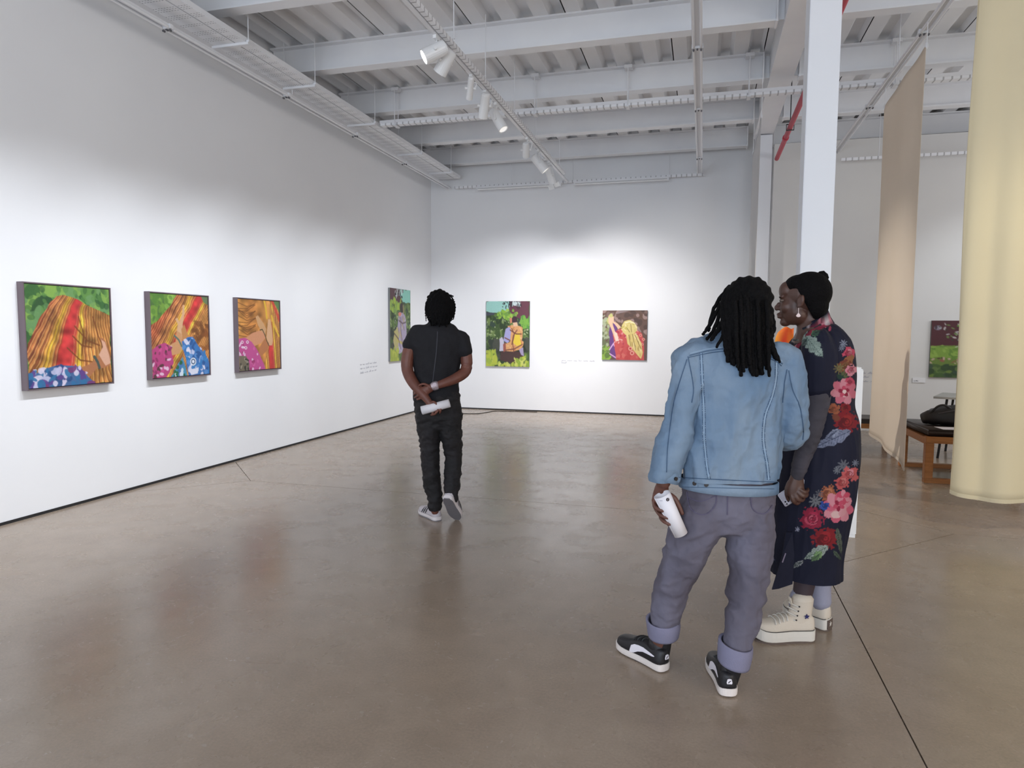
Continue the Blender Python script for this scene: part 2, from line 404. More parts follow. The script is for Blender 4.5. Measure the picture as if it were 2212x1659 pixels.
tag(tr, 'long perforated white cable tray hung below the ceiling along the left wall', 'cable tray')
# shallow trunking beside it, and twin-tube lighting rail close to the wall
tk = obox('cable_trunking', -4.90, -4.77, Y0+0.1, 12.1, 4.30, 4.36, SERV); tag(tk, 'plain flat white trunking between perforated tray and left wall', 'trunking')
def rail(name, x, z, y0, y1, joints, label, fix, w=0.034, ztop=None):
    e = empty(name, (x, y0, z))
    ys = [y0]+[j for j in joints if y0 < j < y1]+[y1]
    for a, b in zip(ys, ys[1:]):
        for s in (-1, 1):
            bm = bmesh.new(); rod(bm, (x+s*w, a+0.03, z), (x+s*w, b-0.03, z), 0.013, 10); add('conduit', bm, SERV, e, smooth=False)
    obox('channel', x-0.021, x+0.021, y0, y1, z+0.012, z+0.04, SERV, e)
    for j in joints:
        bm = bmesh.new()
        box(bm, x-w-0.018, x+w+0.018, j-0.02, j+0.02, z-0.008, z+0.03)
        add('coupling', bm, SERV, e)
        bm = bmesh.new()
        for dx, dz in ((-w, -0.02), (w, -0.02), (0, -0.012)): rod(bm, (x+dx, j-0.012, z+dz), (x+dx, j+0.012, z+dz), 0.009, 8)
        add('clamp', bm, mat('clamp_grey', (0.10, 0.10, 0.11), 0.5) if 'clamp_grey' not in bpy.data.materials else bpy.data.materials['clamp_grey'], e)
    for h in fix:
        bm = bmesh.new(); rod(bm, (x, h, z+0.035), (x, h, ztop or ZD), 0.005); add('hanger_rod', bm, SERV, e)
    tag(e, label, 'rail'); return e
rail('conduit_rail', -4.65, 4.14, Y0+0.2, 12.2, [2.2, 3.7, 5.2, 7.0, 8.6, 10.2], 'thin twin-tube white rail closest to the left wall, under the trunking', [4.45, 7.12, 10.2], ztop=4.253)
rail('conduit_rail', -0.12, 4.14, Y0+0.2, 12.06, [2.4, 3.9, 5.4, 6.82, 8.65, 11.0], 'straight twin white conduit rail running away down the middle of the ceiling', [7.5, 10.3])
rail('conduit_rail', 1.86, 4.20, 1.0, 12.1, [3.6, 5.2, 7.15, 9.25], 'diagonal-looking twin white conduit rail right of the white column', [5.9, 8.0])
# transverse slotted tray
ct = empty('cross_tray', (0, 8.79, 4.27))
bm = bmesh.new(); chan(bm, -4.325, X1-0.1, 8.70, 8.79, 4.27, 4.335, 'x'); add('channel', bm, SLOTX, ct)
obox('lip', -4.325, X1-0.1, 8.694, 8.70, 4.30, 4.337, SERV, ct)
for xx in (-4.1, -2.15, -0.97, 0.45, 2.0, 3.5, 5.2):
    bm = bmesh.new(); rod(bm, (xx, 8.685, 4.25), (xx, 8.685, 4.72), 0.006); rod(bm, (xx, 8.80, 4.25), (xx, 8.80, 4.72), 0.006); box(bm, xx-0.02, xx+0.02, 8.67, 8.815, 4.25, 4.267); box(bm, xx-0.05, xx+0.05, 8.69, 8.79, 4.72, 4.76)
    add('hanger', bm, SERV, ct)
tag(ct, 'slotted white cable tray crossing the whole room below the beams', 'cable tray')
# slotted channel just in front of the back wall and its battens
bc = empty('slotted_rail', (-2, 12.1, 4.11))
bm = bmesh.new(); box(bm, -4.5, -0.06, 12.08, 12.12, 4.11, 4.15); add('channel', bm, SLOTX, bc)
for xx in (-3.4, -2.28, -0.62):
    bm = bmesh.new(); rod(bm, (xx, 12.10, 4.15), (xx, 12.10, ZD), 0.005); add('hanger_rod', bm, SERV, bc)
tag(bc, 'thin slotted white rail hung in front of the back wall', 'rail')
for a, b, t in ((-4.05, -2.47, 'left'), (-2.25, -0.62, 'right')):
    e = empty('light_batten', ((a+b)/2, 12.0, 4.05))
    obox('housing', a, b, 11.985, 12.02, 4.075, 4.105, SERV, e)
    bm = bmesh.new(); rod(bm, (a+0.03, 12.0, 4.055), (b-0.03, 12.0, 4.055), 0.013, 10); add('lamp_tube', bm, mat('opal', (0.85, 0.86, 0.87), 0.3), e)
    bm = bmesh.new(); box(bm, a, a+0.03, 11.985, 12.02, 4.035, 4.075); box(bm, b-0.03, b, 11.985, 12.02, 4.035, 4.075); add('end_cap', bm, SERV, e)
    bm = bmesh.new(); box(bm, a+0.2, a+0.22, 12.02, 12.078, 4.09, 4.1); box(bm, b-0.2, b-0.18, 12.02, 12.078, 4.09, 4.1); add('bracket', bm, SERV, e)
    tag(e, 'unlit white light batten under the back rail, %s one of the pair' % t, 'light')
bs = empty('slotted_rail', (3, 11.2, 4.1))
bm = bmesh.new(); box(bm, 1.9, X1-0.1, 11.18, 11.21, 4.02, 4.06); add('channel', bm, SLOTX, bs)
for xx in (2.4, 4.4, 6.2):
    bm = bmesh.new(); rod(bm, (xx, 11.195, 4.06), (xx, 11.195, ZD), 0.005); add('hanger_rod', bm, SERV, bs)
tag(bs, 'thin slotted rail across the right bay above the far wall', 'rail')
# red pipe
RED = mat('red_paint', rgb(196, 52, 74), 0.45)
rp = empty('sprinkler_pipe', (1.08, 7, 4.28))
px, pz = 1.012, 4.12
bm = bmesh.new(); tube(bm, [(Vector((px, -1, pz)), 0.032, 0.032), (Vector((px, 4, pz)), 0.032, 0.032), (Vector((px, 11.25, pz)), 0.032, 0.032)], 14, 1, ref=(0, 0, 1)); add('pipe', bm, RED, rp, smooth=True)
bm = bmesh.new()
for yy in (7.9, 10.1): rod(bm, (px, yy-0.03, pz), (px, yy+0.03, pz), 0.042, 14)
add('coupling', bm, RED, rp)
for yy in (6.6, 9.6):
    bm = bmesh.new(); rod(bm, (px, yy, pz+0.03), (px, yy, ZD), 0.006); box(bm, px-0.045, px+0.045, yy-0.012, yy+0.012, pz-0.04, pz-0.034); box(bm, px-0.048, px-0.042, yy-0.012, yy+0.012, pz-0.04, pz+0.04); box(bm, px+0.042, px+0.048, yy-0.012, yy+0.012, pz-0.04, pz+0.04); box(bm, px-0.048, px+0.048, yy-0.012, yy+0.012, pz+0.034, pz+0.04)
    add('hanger', bm, BLACKM, rp)
tag(rp, 'red pipe running under the ceiling beside the white column', 'pipe')

# centre lighting track
tkk = empty('lighting_track', (TRX, 5, TRZ))
bm = bmesh.new(); box(bm, TRX-0.018, TRX+0.018, Y0+0.3, 12.07, TRZ, TRZ+0.03); add('track', bm, SERV, tkk)
bm = bmesh.new(); box(bm, TRX+0.03, TRX+0.075, Y0+0.3, 11.5, TRZ+0.01, TRZ+0.05); add('channel', bm, SLOTY, tkk)
for a, b in ((6.25, 6.75), (6.9, 7.3), (7.5, 7.75), (8.95, 9.25), (9.75, 9.9), (10.2, 10.35), (3.0, 4.4), (5.9, 5.96)):
    obox('slot_cover', TRX-0.026, TRX-0.0185, a, b, TRZ+0.004, TRZ+0.026, BLACKM, tkk)
for yy in (0.5, 2.2, 3.9, 6.1, 7.05, 8.2, 9.3, 10.9):
    bm = bmesh.new(); rod(bm, (TRX+0.09, yy, TRZ+0.03), (TRX+0.09, yy, ZD), 0.005); box(bm, TRX-0.03, TRX+0.1, yy-0.01, yy+0.01, TRZ+0.05, TRZ+0.056)
    add('hanger_rod', bm, SERV, tkk)
tag(tkk, 'white lighting track down the ceiling that carries the spotlights', 'track')
LAMPM = mat('lamp_white', (0.82, 0.83, 0.84), 0.35)
LENS_ON = mat('lit_lens', (1, 1, 1), 0.3, emit=((1.0, 0.98, 0.95), 9.0)); LENS = mat('lamp_lens', (0.75, 0.76, 0.78), 0.15, emit=((1.0, 0.97, 0.92), 0.5))
def track_light(y, aim, label, lit=False, flap=False, L=0.19, R=0.055, drop=0.15, side=-1):
    e = empty('track_spotlight', (TRX, y, TRZ)); a = Vector(aim).normalized()
    piv = Vector((TRX+side*0.02, y, TRZ-drop))
    obox('adapter', TRX-0.016, TRX+0.016, y-0.05, y+0.05, TRZ-0.03, TRZ, LAMPM, e)
    bm = bmesh.new(); rod(bm, (TRX, y, TRZ-0.03), (TRX, y, TRZ-0.06), 0.009)
    q = a.cross(Vector((0, 0, 1))).normalized()
    tube(bm, [(Vector((TRX, y, TRZ-0.06)), 0.008, 0.008), (Vector((TRX, y, TRZ-0.07))+q*(R+0.012), 0.008, 0.008), (piv+q*(R+0.012), 0.008, 0.008)], 8, 3, ref=a)
    add('yoke', bm, LAMPM, e, smooth=True)
    bm = bmesh.new(); b0 = piv-a*L*0.55; b1 = piv+a*L*0.5
    prof = [(b0, R*0.55), (b0+a*0.012, R*0.86), (b0+a*0.03, R*0.92), (b1-a*0.01, R), (b1, R), (b1, R*0.86), (b1-a*0.02, R*0.80)]
    T = a; A = T.orthogonal().normalized(); B = T.cross(A); rings = [[bm.verts.new(c+A*(r*math.cos(2*PI*k/24))+B*(r*math.sin(2*PI*k/24))) for k in range(24)] for c, r in prof]
    for r0, r1 in zip(rings, rings[1:]):
        for k in range(24): bm.faces.new((r0[k], r0[(k+1) % 24], r1[(k+1) % 24], r1[k]))
    bm.faces.new(rings[0][::-1]); body = add('lamp_body', bm, LAMPM, e, smooth=False)
    bm = bmesh.new(); c = b1-a*0.008
    bm.faces.new([bm.verts.new(c+A*(R*0.85*math.cos(2*PI*k/24))+B*(R*0.85*math.sin(2*PI*k/24))) for k in range(24)])
    add('lens', bm, LENS_ON if lit else LENS, e, recalc=False)
    bm = bmesh.new()
    for s in (-1, 1): rod(bm, piv+q*s*R*0.9, piv+q*s*(R+0.022), 0.014)
    add('pivot', bm, LAMPM, e)
    if flap:
        bm = bmesh.new(); u2 = q; v2 = a
        M2 = Matrix(((u2.x, v2.x, u2.cross(v2).x, b1.x), (u2.y, v2.y, u2.cross(v2).y, b1.y), (u2.z, v2.z, u2.cross(v2).z, b1.z), (0, 0, 0, 1)))
        box(bm, -R*1.1, R*1.1, -0.01, 0.07, R*0.98, R*1.06, M2); box(bm, -R*1.1, R*1.1, -0.01, 0.07, -R*1.06, -R*0.98, M2)
        add('glare_shield', bm, LAMPM, e)
    tag(e, label, 'spotlight', 'spotlights on the centre track'); return e
track_light(5.90, (-0.80, -0.42, -0.50), 'nearest white track spotlight with its bright lit lens facing left', lit=True, L=0.22, R=0.07, drop=0.13)
track_light(6.12, (-0.62, 0.25, -0.75), 'second white track spotlight, directly behind the one with the glowing lens', L=0.22, R=0.066, drop=0.14, side=0)
track_light(6.88, (-0.35, 0.75, -0.62), 'slim white track spotlight third along the track, body pointing down left', L=0.24, R=0.035, drop=0.12)
track_light(7.35, (-0.30, 0.55, -0.78), 'white track spotlight fourth along the track, beside the one showing a dark lens ring', L=0.26, R=0.055, drop=0.15)
track_light(7.75, (0.55, -0.12, -0.90), 'white track spotlight mid-track tilted right with a dark ring round its lens', L=0.27, R=0.06, drop=0.19, side=1)
track_light(9.20, (-0.15, 0.7, -0.70), 'small shaded track spotlight just before the last bright pair', L=0.2, R=0.05, drop=0.16)
track_light(9.85, (0.62, 0.15, -0.76), 'bright white track spotlight, nearer of the last pair on the track', L=0.27, R=0.07, drop=0.19, side=1, flap=False)
track_light(10.55, (0.30, 0.35, -0.88), 'last white track spotlight on the track, with a square glare shield', L=0.27, R=0.06, drop=0.21, side=1, flap=True)
for y in (2.4, 3.4, 4.5):
    track_light(y, (-0.62, 0.0, -0.78), 'lit track spotlight on the near stretch of track, outside the picture', lit=True, L=0.22, R=0.065, drop=0.13)
# floor cable at the back wall
bm = bmesh.new(); tube(bm, [(onz(u, v, 0.006), 0.006, 0.006) for u, v in ((950, 890), (996, 893), (1030, 893.5), (1050, 891), (1070, 888), (1100, 888.2), (1160, 890.0))], 8, 4, ref=(0, 0, 1))
tag(add('floor_cable', bm, BLACKM, None, smooth=True), 'thin black cable lying on the floor at the foot of the back wall', 'cable')
# ------------------------------------------------------------------ hand-painted pictures (flat prints) drawn in numpy
RNG = np.random.RandomState(3)
def vnoise(h, w, cells, seed=0):
    r = np.random.RandomState(seed); gy, gx = cells
    g = r.rand(gy+2, gx+2); y = np.linspace(0, gy, h, endpoint=False); x = np.linspace(0, gx, w, endpoint=False)
    yi = y.astype(int); xi = x.astype(int); fy = y-yi; fx = x-xi
    fy = (fy*fy*(3-2*fy))[:, None]; fx = (fx*fx*(3-2*fx))[None, :]
    a = g[yi][:, xi]; b = g[yi][:, xi+1]; c = g[yi+1][:, xi]; d = g[yi+1][:, xi+1]
    return (a*(1-fx)+b*fx)*(1-fy)+(c*(1-fx)+d*fx)*fy
class Cv:
    def __init__(s, w, h, col, seed=1, ss=2):
        w *= ss; h *= ss; s.ss = ss; s.w, s.h, s.seed = w, h, seed; s.a = np.ones((h, w, 3))*np.array(col)/255.
        s.X, s.Y = np.meshgrid((np.arange(w)+.5)/w, (np.arange(h)+.5)/h)
    def n(s, cx, cy):
        s.seed += 1; return vnoise(s.h, s.w, (cy, cx), s.seed)
    def m(s, pts, X=None, Y=None):
        X = s.X if X is None else X; Y = s.Y if Y is None else Y
        r = np.zeros(X.shape, bool); n = len(pts)
        for i in range(n):
            x1, y1 = pts[i]; x2, y2 = pts[(i+1) % n]
            if y1 == y2: continue
            c = ((y1 > Y) != (y2 > Y)) & (X < (x2-x1)*(Y-y1)/(y2-y1)+x1); r ^= c
        return r
    def wob(s, amp, f=9):
        return s.X+(s.n(f, f)-.5)*amp, s.Y+(s.n(f, f)-.5)*amp
    def fill(s, m, col, al=1.0):
        al = al*m if not isinstance(al, np.ndarray) else al*m
        s.a += (np.array(col)/255.-s.a)*(al*1.0)[..., None]
    def poly(s, pts, col, wob=0.0, var=0.0, f=9):
        X, Y = s.wob(wob, f) if wob else (s.X, s.Y); k = s.m(pts, X, Y); s.fill(k, col)
        if var:
            v = (s.n(14, 14)-.5)*var; s.a[k] = np.clip(s.a[k]+v[k][:, None], 0, 1)
        return k
    def el(s, cx, cy, rx, ry, col, ang=0, al=1.0):
        c, q = math.cos(ang), math.sin(ang); dx = s.X-cx; dy = s.Y-cy
        k = ((dx*c+dy*q)/rx)**2+((-dx*q+dy*c)/ry)**2 < 1; s.fill(k, col, al); return k
    def line(s, pts, wd, col, al=1.0, asp=1.0):
        d = np.full(s.X.shape, 9.)
        for (x1, y1), (x2, y2) in zip(pts, pts[1:]):
            dx, dy = x2-x1, (y2-y1)*asp; L = dx*dx+dy*dy+1e-9
            t = np.clip(((s.X-x1)*dx+(s.Y-y1)*asp*dy)/L, 0, 1)
            d = np.minimum(d, np.hypot(s.X-x1-t*dx, (s.Y-y1)*asp-t*dy))
        s.fill(d < wd, col, al)
    def dabs(s, n, region, cols, rx, ry, seed, angs=(0, 3.14), al=0.9):
        wx = int(s.w*.05); wy = int(s.h*.05); jx = ((vnoise(s.h, s.w, (16, 16), seed+300)-.5)*2*wx).astype(int); jy = ((vnoise(s.h, s.w, (16, 16), seed+301)-.5)*2*wy).astype(int)
        ii, jj = np.mgrid[0:s.h, 0:s.w]; region = region[np.clip(ii+jy, 0, s.h-1), np.clip(jj+jx, 0, s.w-1)]
        r = np.random.RandomState(seed); ys, xs = np.nonzero(region)
        if len(ys) == 0: return
        for i in range(n):
            k = r.randint(len(ys)); cx, cy = s.X[0, xs[k]], s.Y[ys[k], 0]
            a, b = rx*(.5+r.rand()), ry*(.5+r.rand()); R = max(a, b)
            x0, x1 = int(max(0, (cx-R)*s.w)), int(min(s.w, (cx+R)*s.w+2)); y0, y1 = int(max(0, (cy-R)*s.h)), int(min(s.h, (cy+R)*s.h+2))
            t = angs[0]+r.rand()*(angs[1]-angs[0]); c, q = math.cos(t), math.sin(t)
            dx = s.X[y0:y1, x0:x1]-cx; dy = s.Y[y0:y1, x0:x1]-cy
            kk = (((dx*c+dy*q)/a)**2+((-dx*q+dy*c)/b)**2 < 1) & region[y0:y1, x0:x1]
            col = np.array(cols[r.randint(len(cols))])/255.
            v = s.a[y0:y1, x0:x1]; v[kk] += (col-v[kk])*al
    def ramp(s, t, stops, k):
        ts = [q[0] for q in stops]
        c = np.stack([np.interp(t, ts, [q[1][i]/255. for q in stops]) for i in range(3)], -1); s.a[k] = c[k]
def greens(c, k, seed, cols=((96, 150, 70), (60, 110, 55), (140, 185, 80), (45, 85, 50), (110, 160, 95))):
    c.dabs(140, k, cols, .10, .08, seed); c.dabs(220, k, cols, .035, .03, seed+1, al=.6)
BANDS = [(0, (196, 82, 52)), (.05, (150, 70, 45)), (.08, (214, 128, 66)), (.12, (120, 58, 40)), (.15, (222, 140, 70)), (.19, (150, 80, 45)), (.22, (232, 160, 60)), (.26, (240, 190, 40)),
         (.30, (205, 130, 60)), (.34, (214, 70, 50)), (.36, (226, 58, 58)), (.47, (214, 62, 60)), (.50, (240, 190, 50)), (.53, (244, 200, 50)), (.56, (180, 100, 50)), (.60, (206, 135, 62)), (1.0, (196, 122, 56))]
def cloth(c, k, t, fold=.5, fine=95):
    c.ramp(np.clip(t, 0, 1), BANDS, k)
    s = np.sin(t*fine*2)*.5+.5; dark = (s > .84) & k & ((t < .34) | (t > .48)); c.fill(dark, (110, 60, 40), .55)
    s2 = np.sin(t*fine*2+2)*.5+.5; c.fill((s2 > .86) & k & ((t < .34) | (t > .46)), (248, 190, 110), .6)
    f = c.n(9, 11)*.6+c.n(22, 20)*.4; c.a[k] = np.clip(c.a[k]*(1+(f[k]-.5)[:, None]*fold), 0, 1)
def art1():
    c = Cv(190, 200, (92, 140, 72), 10); al = np.ones(c.X.shape, bool); greens(c, al, 5)
    k = c.m([(0, .56), (.12, .38), (.24, .20), (.34, .09), (.44, .085), (.60, .13), (.75, .20), (.9, .25), (1, .27), (1, 1.01), (0, 1.01)], *c.wob(.03))
    xl = np.interp(c.Y, [0, .09, .2, .38, .56, 1], [.36, .34, .22, .10, -.02, -.35]); xr = np.interp(c.Y, [0, 1], [1.2, 1.35])
    t = (c.X+(c.n(6, 8)-.5)*.03+(c.n(24, 30)-.5)*.008-xl)/(xr-xl); t = t*np.interp(c.Y, [0, 1], [1.25, .95])
    cloth(c, k, t, .75)
    for p in ([(.55, .4), (.7, .55), (.85, .6)], [(.6, .3), (.66, .5), (.62, .7)], [(.78, .3), (.84, .5), (.9, .62)], [(.45, .62), (.6, .75), (.8, .78)], [(.52, .5), (.63, .6), (.75, .62)]): c.line(p, .008, (130, 70, 35), .8)
    c.poly([(.55, .84), (.70, .80), (.80, .74), (.88, .68), (.90, .60), (.86, .54), (.88, .52), (.93, .56), (.96, .62), (1.0, .74), (.98, .82), (.90, .85), (.80, .84), (.72, .92), (.58, .95)], (190, 120, 78), .01)
    c.poly([(.84, .70), (.90, .62), (.88, .54), (.93, .57), (.97, .7), (.99, .80), (.92, .82)], (232, 176, 146), .01)
    c.line([(.78, .72), (.82, .78), (.84, .84)], .016, (78, 92, 84))
    k = c.poly([(0, .88), (.15, .82), (.35, .79), (.55, .81), (.68, .90), (.76, 1.01), (0, 1.01)], (72, 110, 165), .03)
    c.dabs(70, k, ((200, 200, 235), (48, 120, 175), (225, 215, 240), (130, 60, 120), (40, 80, 140), (100, 70, 150)), .045, .03, 9)
    return c
def art2():
    c = Cv(165, 188, (110, 155, 60), 30); al = np.ones(c.X.shape, bool); greens(c, al, 6, ((120, 165, 60), (90, 140, 55), (150, 195, 80), (80, 120, 60)))
    c.poly([(.85, 0), (1, 0), (1, .12), (.93, .06)], (110, 130, 90))
    k = c.m([(.45, -.01), (.86, -.01), (.93, .08), (1.01, .12), (1.01, 1.01), (0, 1.01), (0, .38), (.15, .28), (.3, .16)], *c.wob(.02))
    t = ((c.X+c.Y*.75)+(c.n(6, 7)-.5)*.04+(c.n(24, 28)-.5)*.01-.42)/1.25
    cloth(c, k, t*1.15, .6)
    c.dabs(25, k & (c.Y > .35) & (c.Y < .7) & (c.X > .7), ((150, 85, 40), (120, 70, 35)), .06, .03, 8, al=.6)
    c.poly([(.42, .48), (.44, .36), (.40, .30), (.43, .28), (.47, .33), (.52, .24), (.54, .12), (.57, .12), (.57, .22), (.53, .36), (.52, .5), (.50, .62), (.44, .60)], (226, 176, 130), .01)
    c.poly([(.28, .62), (.40, .57), (.42, .44), (.50, .48), (.53, .62), (.46, .72), (.33, .74)], (216, 156, 104), .01)
    c.poly([(.50, .42), (.56, .36), (.60, .46), (.64, .52), (.58, .58), (.52, .56)], (202, 138, 80), .01)
    c.line([(.38, .50), (.45, .55), (.50, .63)], .012, (90, 120, 110))
    k = c.poly([(0, .66), (.22, .58), (.30, .62), (.33, .74), (.36, .84), (.28, .95), (.2, 1.01), (0, 1.01)], (196, 66, 130), .02)
    c.dabs(34, k, ((236, 200, 225), (150, 50, 100), (222, 80, 150), (90, 60, 60)), .028, .02, 12)
    k = c.poly([(.50, .57), (.60, .52), (.70, .52), (.80, .64), (1.0, .80), (1.0, 1.01), (.60, 1.01), (.58, .80)], (62, 120, 195), .03)
    c.dabs(60, k, ((206, 210, 240), (48, 130, 205), (90, 150, 220), (230, 226, 245), (40, 90, 160)), .04, .025, 13)
    k2 = c.poly([(.28, 1.01), (.44, .84), (.52, .76), (.56, .9), (.6, 1.01)], (70, 150, 190), .03); c.dabs(24, k2, ((225, 235, 245), (40, 110, 60), (70, 120, 190)), .03, .02, 14)
    for r, col in ((.055, (240, 245, 250)), (.040, (40, 80, 130)), (.024, (235, 240, 250))): c.el(.70, .83, r, r*.9, col)
    c.poly([(.62, .93), (.8, .91), (.78, .99), (.66, 1.0)], (225, 228, 246), .01)
    return c
def art3():
    c = Cv(150, 185, (198, 140, 60), 50); al = np.ones(c.X.shape, bool)
    t = c.X*.9+.6-c.Y*.05+(c.n(6, 6)-.5)*.2; c.ramp(t-.2, [(0, (176, 110, 48)), (.3, (214, 150, 66)), (.6, (190, 120, 54)), (1.2, (212, 148, 70))], al)
    f = c.n(10, 14); c.a *= (1+(f-.5)*.55)[..., None]; c.a = np.clip(c.a, 0, 1)
    for i in range(16):
        y = .05+i*.033; c.line([(0, y+.06*math.sin(i)), (.2, y+.05), (.4, y-.02+.04*math.cos(i*2))], .006, (120, 72, 34), .7)
    k = c.m([(.74, -.01), (.90, -.01), (1.01, .20), (1.01, .55)], *c.wob(.02)) | c.m([(.6, .95), (.75, .6), (.8, .3), (1.01, .5), (1.01, 1.01), (.55, 1.01)])
    t = (c.X-.62+c.Y*.05-(.14*(c.Y-.4)))/.55; cloth(c, k, .25+t*.6, .3, 60)
    c.line([(.62, 0), (.66, .12), (.68, .25)], .02, (240, 190, 50)); c.line([(.80, .22), (.86, .36), (.98, .52)], .018, (240, 190, 50))
    c.poly([(.84, -.01), (1.01, -.01), (1.01, .17)], (100, 140, 80)); c.poly([(.78, -.01), (.85, -.01), (1.01, .24), (1.01, .34)], (222, 80, 58))
    c.poly([(.40, .24), (.46, .22), (.52, .27), (.60, .34), (.66, .42), (.63, .50), (.54, .46), (.46, .36)], (216, 164, 112), .01)
    c.poly([(.71, .27), (.76, .27), (.80, .42), (.82, .58), (.80, .66), (.72, .66), (.66, .54), (.68, .42)], (228, 176, 130), .01)
    c.poly([(.12, .55), (.30, .48), (.48, .44), (.60, .47), (.64, .54), (.52, .62), (.36, .66), (.24, .62)], (222, 150, 108), .01)
    c.poly([(.44, .80), (.50, .66), (.62, .56), (.72, .62), (.68, .72), (.55, .80), (.48, .85)], (196, 122, 74), .01)
    c.line([(.50, .43), (.56, .42), (.62, .50), (.66, .58), (.72, .66)], .008, (80, 70, 50))
    k = c.poly([(0, .56), (.15, .54), (.30, .60), (.40, .70), (.50, .82), (.58, .92), (.62, 1.01), (0, 1.01)], (206, 78, 150), .02)
    c.dabs(26, k, ((238, 210, 232), (170, 50, 110), (226, 100, 170)), .03, .02, 15)
    k = c.poly([(0, .78), (.16, .80), (.22, .90), (.22, 1.01), (0, 1.01)], (120, 110, 90), .03); c.dabs(14, k, ((60, 60, 50), (180, 170, 150)), .03, .02, 16)
    for cx, cy in ((.20, .60), (.16, .68), (.08, .60)): c.el(cx, cy, .03, .022, (244, 232, 240)); c.el(cx, cy, .016, .012, (196, 70, 140))
    c.a = np.clip(c.a, 0, 1); return c
def garden(c, seed):
    al = np.ones(c.X.shape, bool)
    c.dabs(150, al & (c.Y > .2), ((70, 96, 52), (52, 72, 46), (98, 130, 62), (60, 80, 70), (120, 146, 80)), .07, .05, seed)
    c.dabs(120, al & (c.Y > .28) & (c.Y < .65), ((190, 205, 150), (150, 175, 110), (84, 110, 60)), .018, .010, seed+1)
    c.dabs(60, al & (c.Y > .55) & (c.Y < .85), ((58, 66, 60), (80, 84, 74), (50, 60, 44)), .08, .05, seed+2)
def art_back():
    c = Cv(130, 188, (76, 98, 56), 70); garden(c, 21); al = np.ones(c.X.shape, bool)
    c.poly([(0, 0), (.62, 0), (.56, .10), (.50, .16), (.3, .18), (0, .165)], (158, 216, 206), .03)
    c.poly([(0, .165), (.20, .18), (.2, .21), (0, .225)], (74, 78, 92)); c.poly([(.56, .0), (1, 0), (1, .26), (.8, .27), (.62, .2), (.52, .13)], (112, 62, 78), .04)
    c.poly([(.62, .02), (.8, .03), (.78, .09), (.64, .085), (.56, .08)], (206, 222, 224), .05)
    c.dabs(50, al & (c.Y < .12) & (c.X > .36) & (c.X < .8) & (c.Y > .0), ((40, 44, 50), (56, 50, 56)), .02, .008, 22)
    c.dabs(60, al & (c.Y > .15) & (c.Y < .26) & (c.X > .26) & (c.X < .7), ((150, 200, 60), (120, 170, 70), (170, 210, 80)), .04, .02, 23)
    c.dabs(40, al & (c.Y > .24) & (c.Y < .42) & (c.X > .78), ((130, 190, 70), (90, 160, 70)), .035, .03, 24)
    c.poly([(.48, .76), (.86, .76), (.9, .9), (.6, .95), (.35, .9), (.34, .78)], (84, 60, 58), .03)
    k = c.poly([(.50, .38), (.60, .36), (.72, .37), (.84, .40), (.85, .55), (.83, .60), (.88, .62), (.86, .68), (.80, .74), (.62, .77), (.46, .76), (.44, .66), (.56, .62), (.55, .48)], (236, 170, 108), .012)
    c.dabs(30, k, ((200, 120, 78), (244, 200, 150), (224, 150, 90)), .03, .012, 25, al=.7)
    c.poly([(.67, .50), (.78, .47), (.80, .60), (.82, .66), (.72, .68), (.63, .63)], (250, 214, 60), .015)
    c.poly([(.46, .42), (.54, .39), (.58, .44), (.57, .60), (.50, .64), (.40, .60)], (172, 170, 226), .012)
    c.poly([(.32, .58), (.38, .55), (.42, .62), (.42, .76), (.32, .76)], (205, 200, 222), .015); c.poly([(.77, .74), (.86, .70), (.88, .84), (.82, .82)], (170, 158, 196), .012)
    c.poly([(.40, .66), (.46, .63), (.47, .76), (.41, .78)], (168, 92, 78), .01)
    c.el(.66, .285, .065, .055, (72, 48, 58)); c.poly([(.55, .25), (.60, .26), (.60, .33), (.56, .34)], (226, 140, 110)); c.poly([(.62, .33), (.72, .32), (.74, .38), (.64, .39)], (240, 196, 160))
    for p in ([(.60, .42), (.66, .5), (.62, .62), (.64, .76)], [(.72, .44), (.64, .52), (.60, .66)], [(.46, .75), (.66, .73), (.84, .66)], [(.56, .44), (.70, .50), (.82, .50)], [(.44, .56), (.56, .60)]): c.line(p, .010, (128, 74, 60), .85)
    c.dabs(80, al & (c.Y > .84) & ((c.X < .26) | (c.Y > .93) | ((c.X > .68) & (c.X < .95))), ((196, 210, 70), (220, 226, 110), (150, 180, 60)), .05, .03, 26)
    c.dabs(30, al & (c.Y > .75) & (c.X < .24), ((196, 210, 70), (170, 196, 70)), .04, .04, 27)
    return c
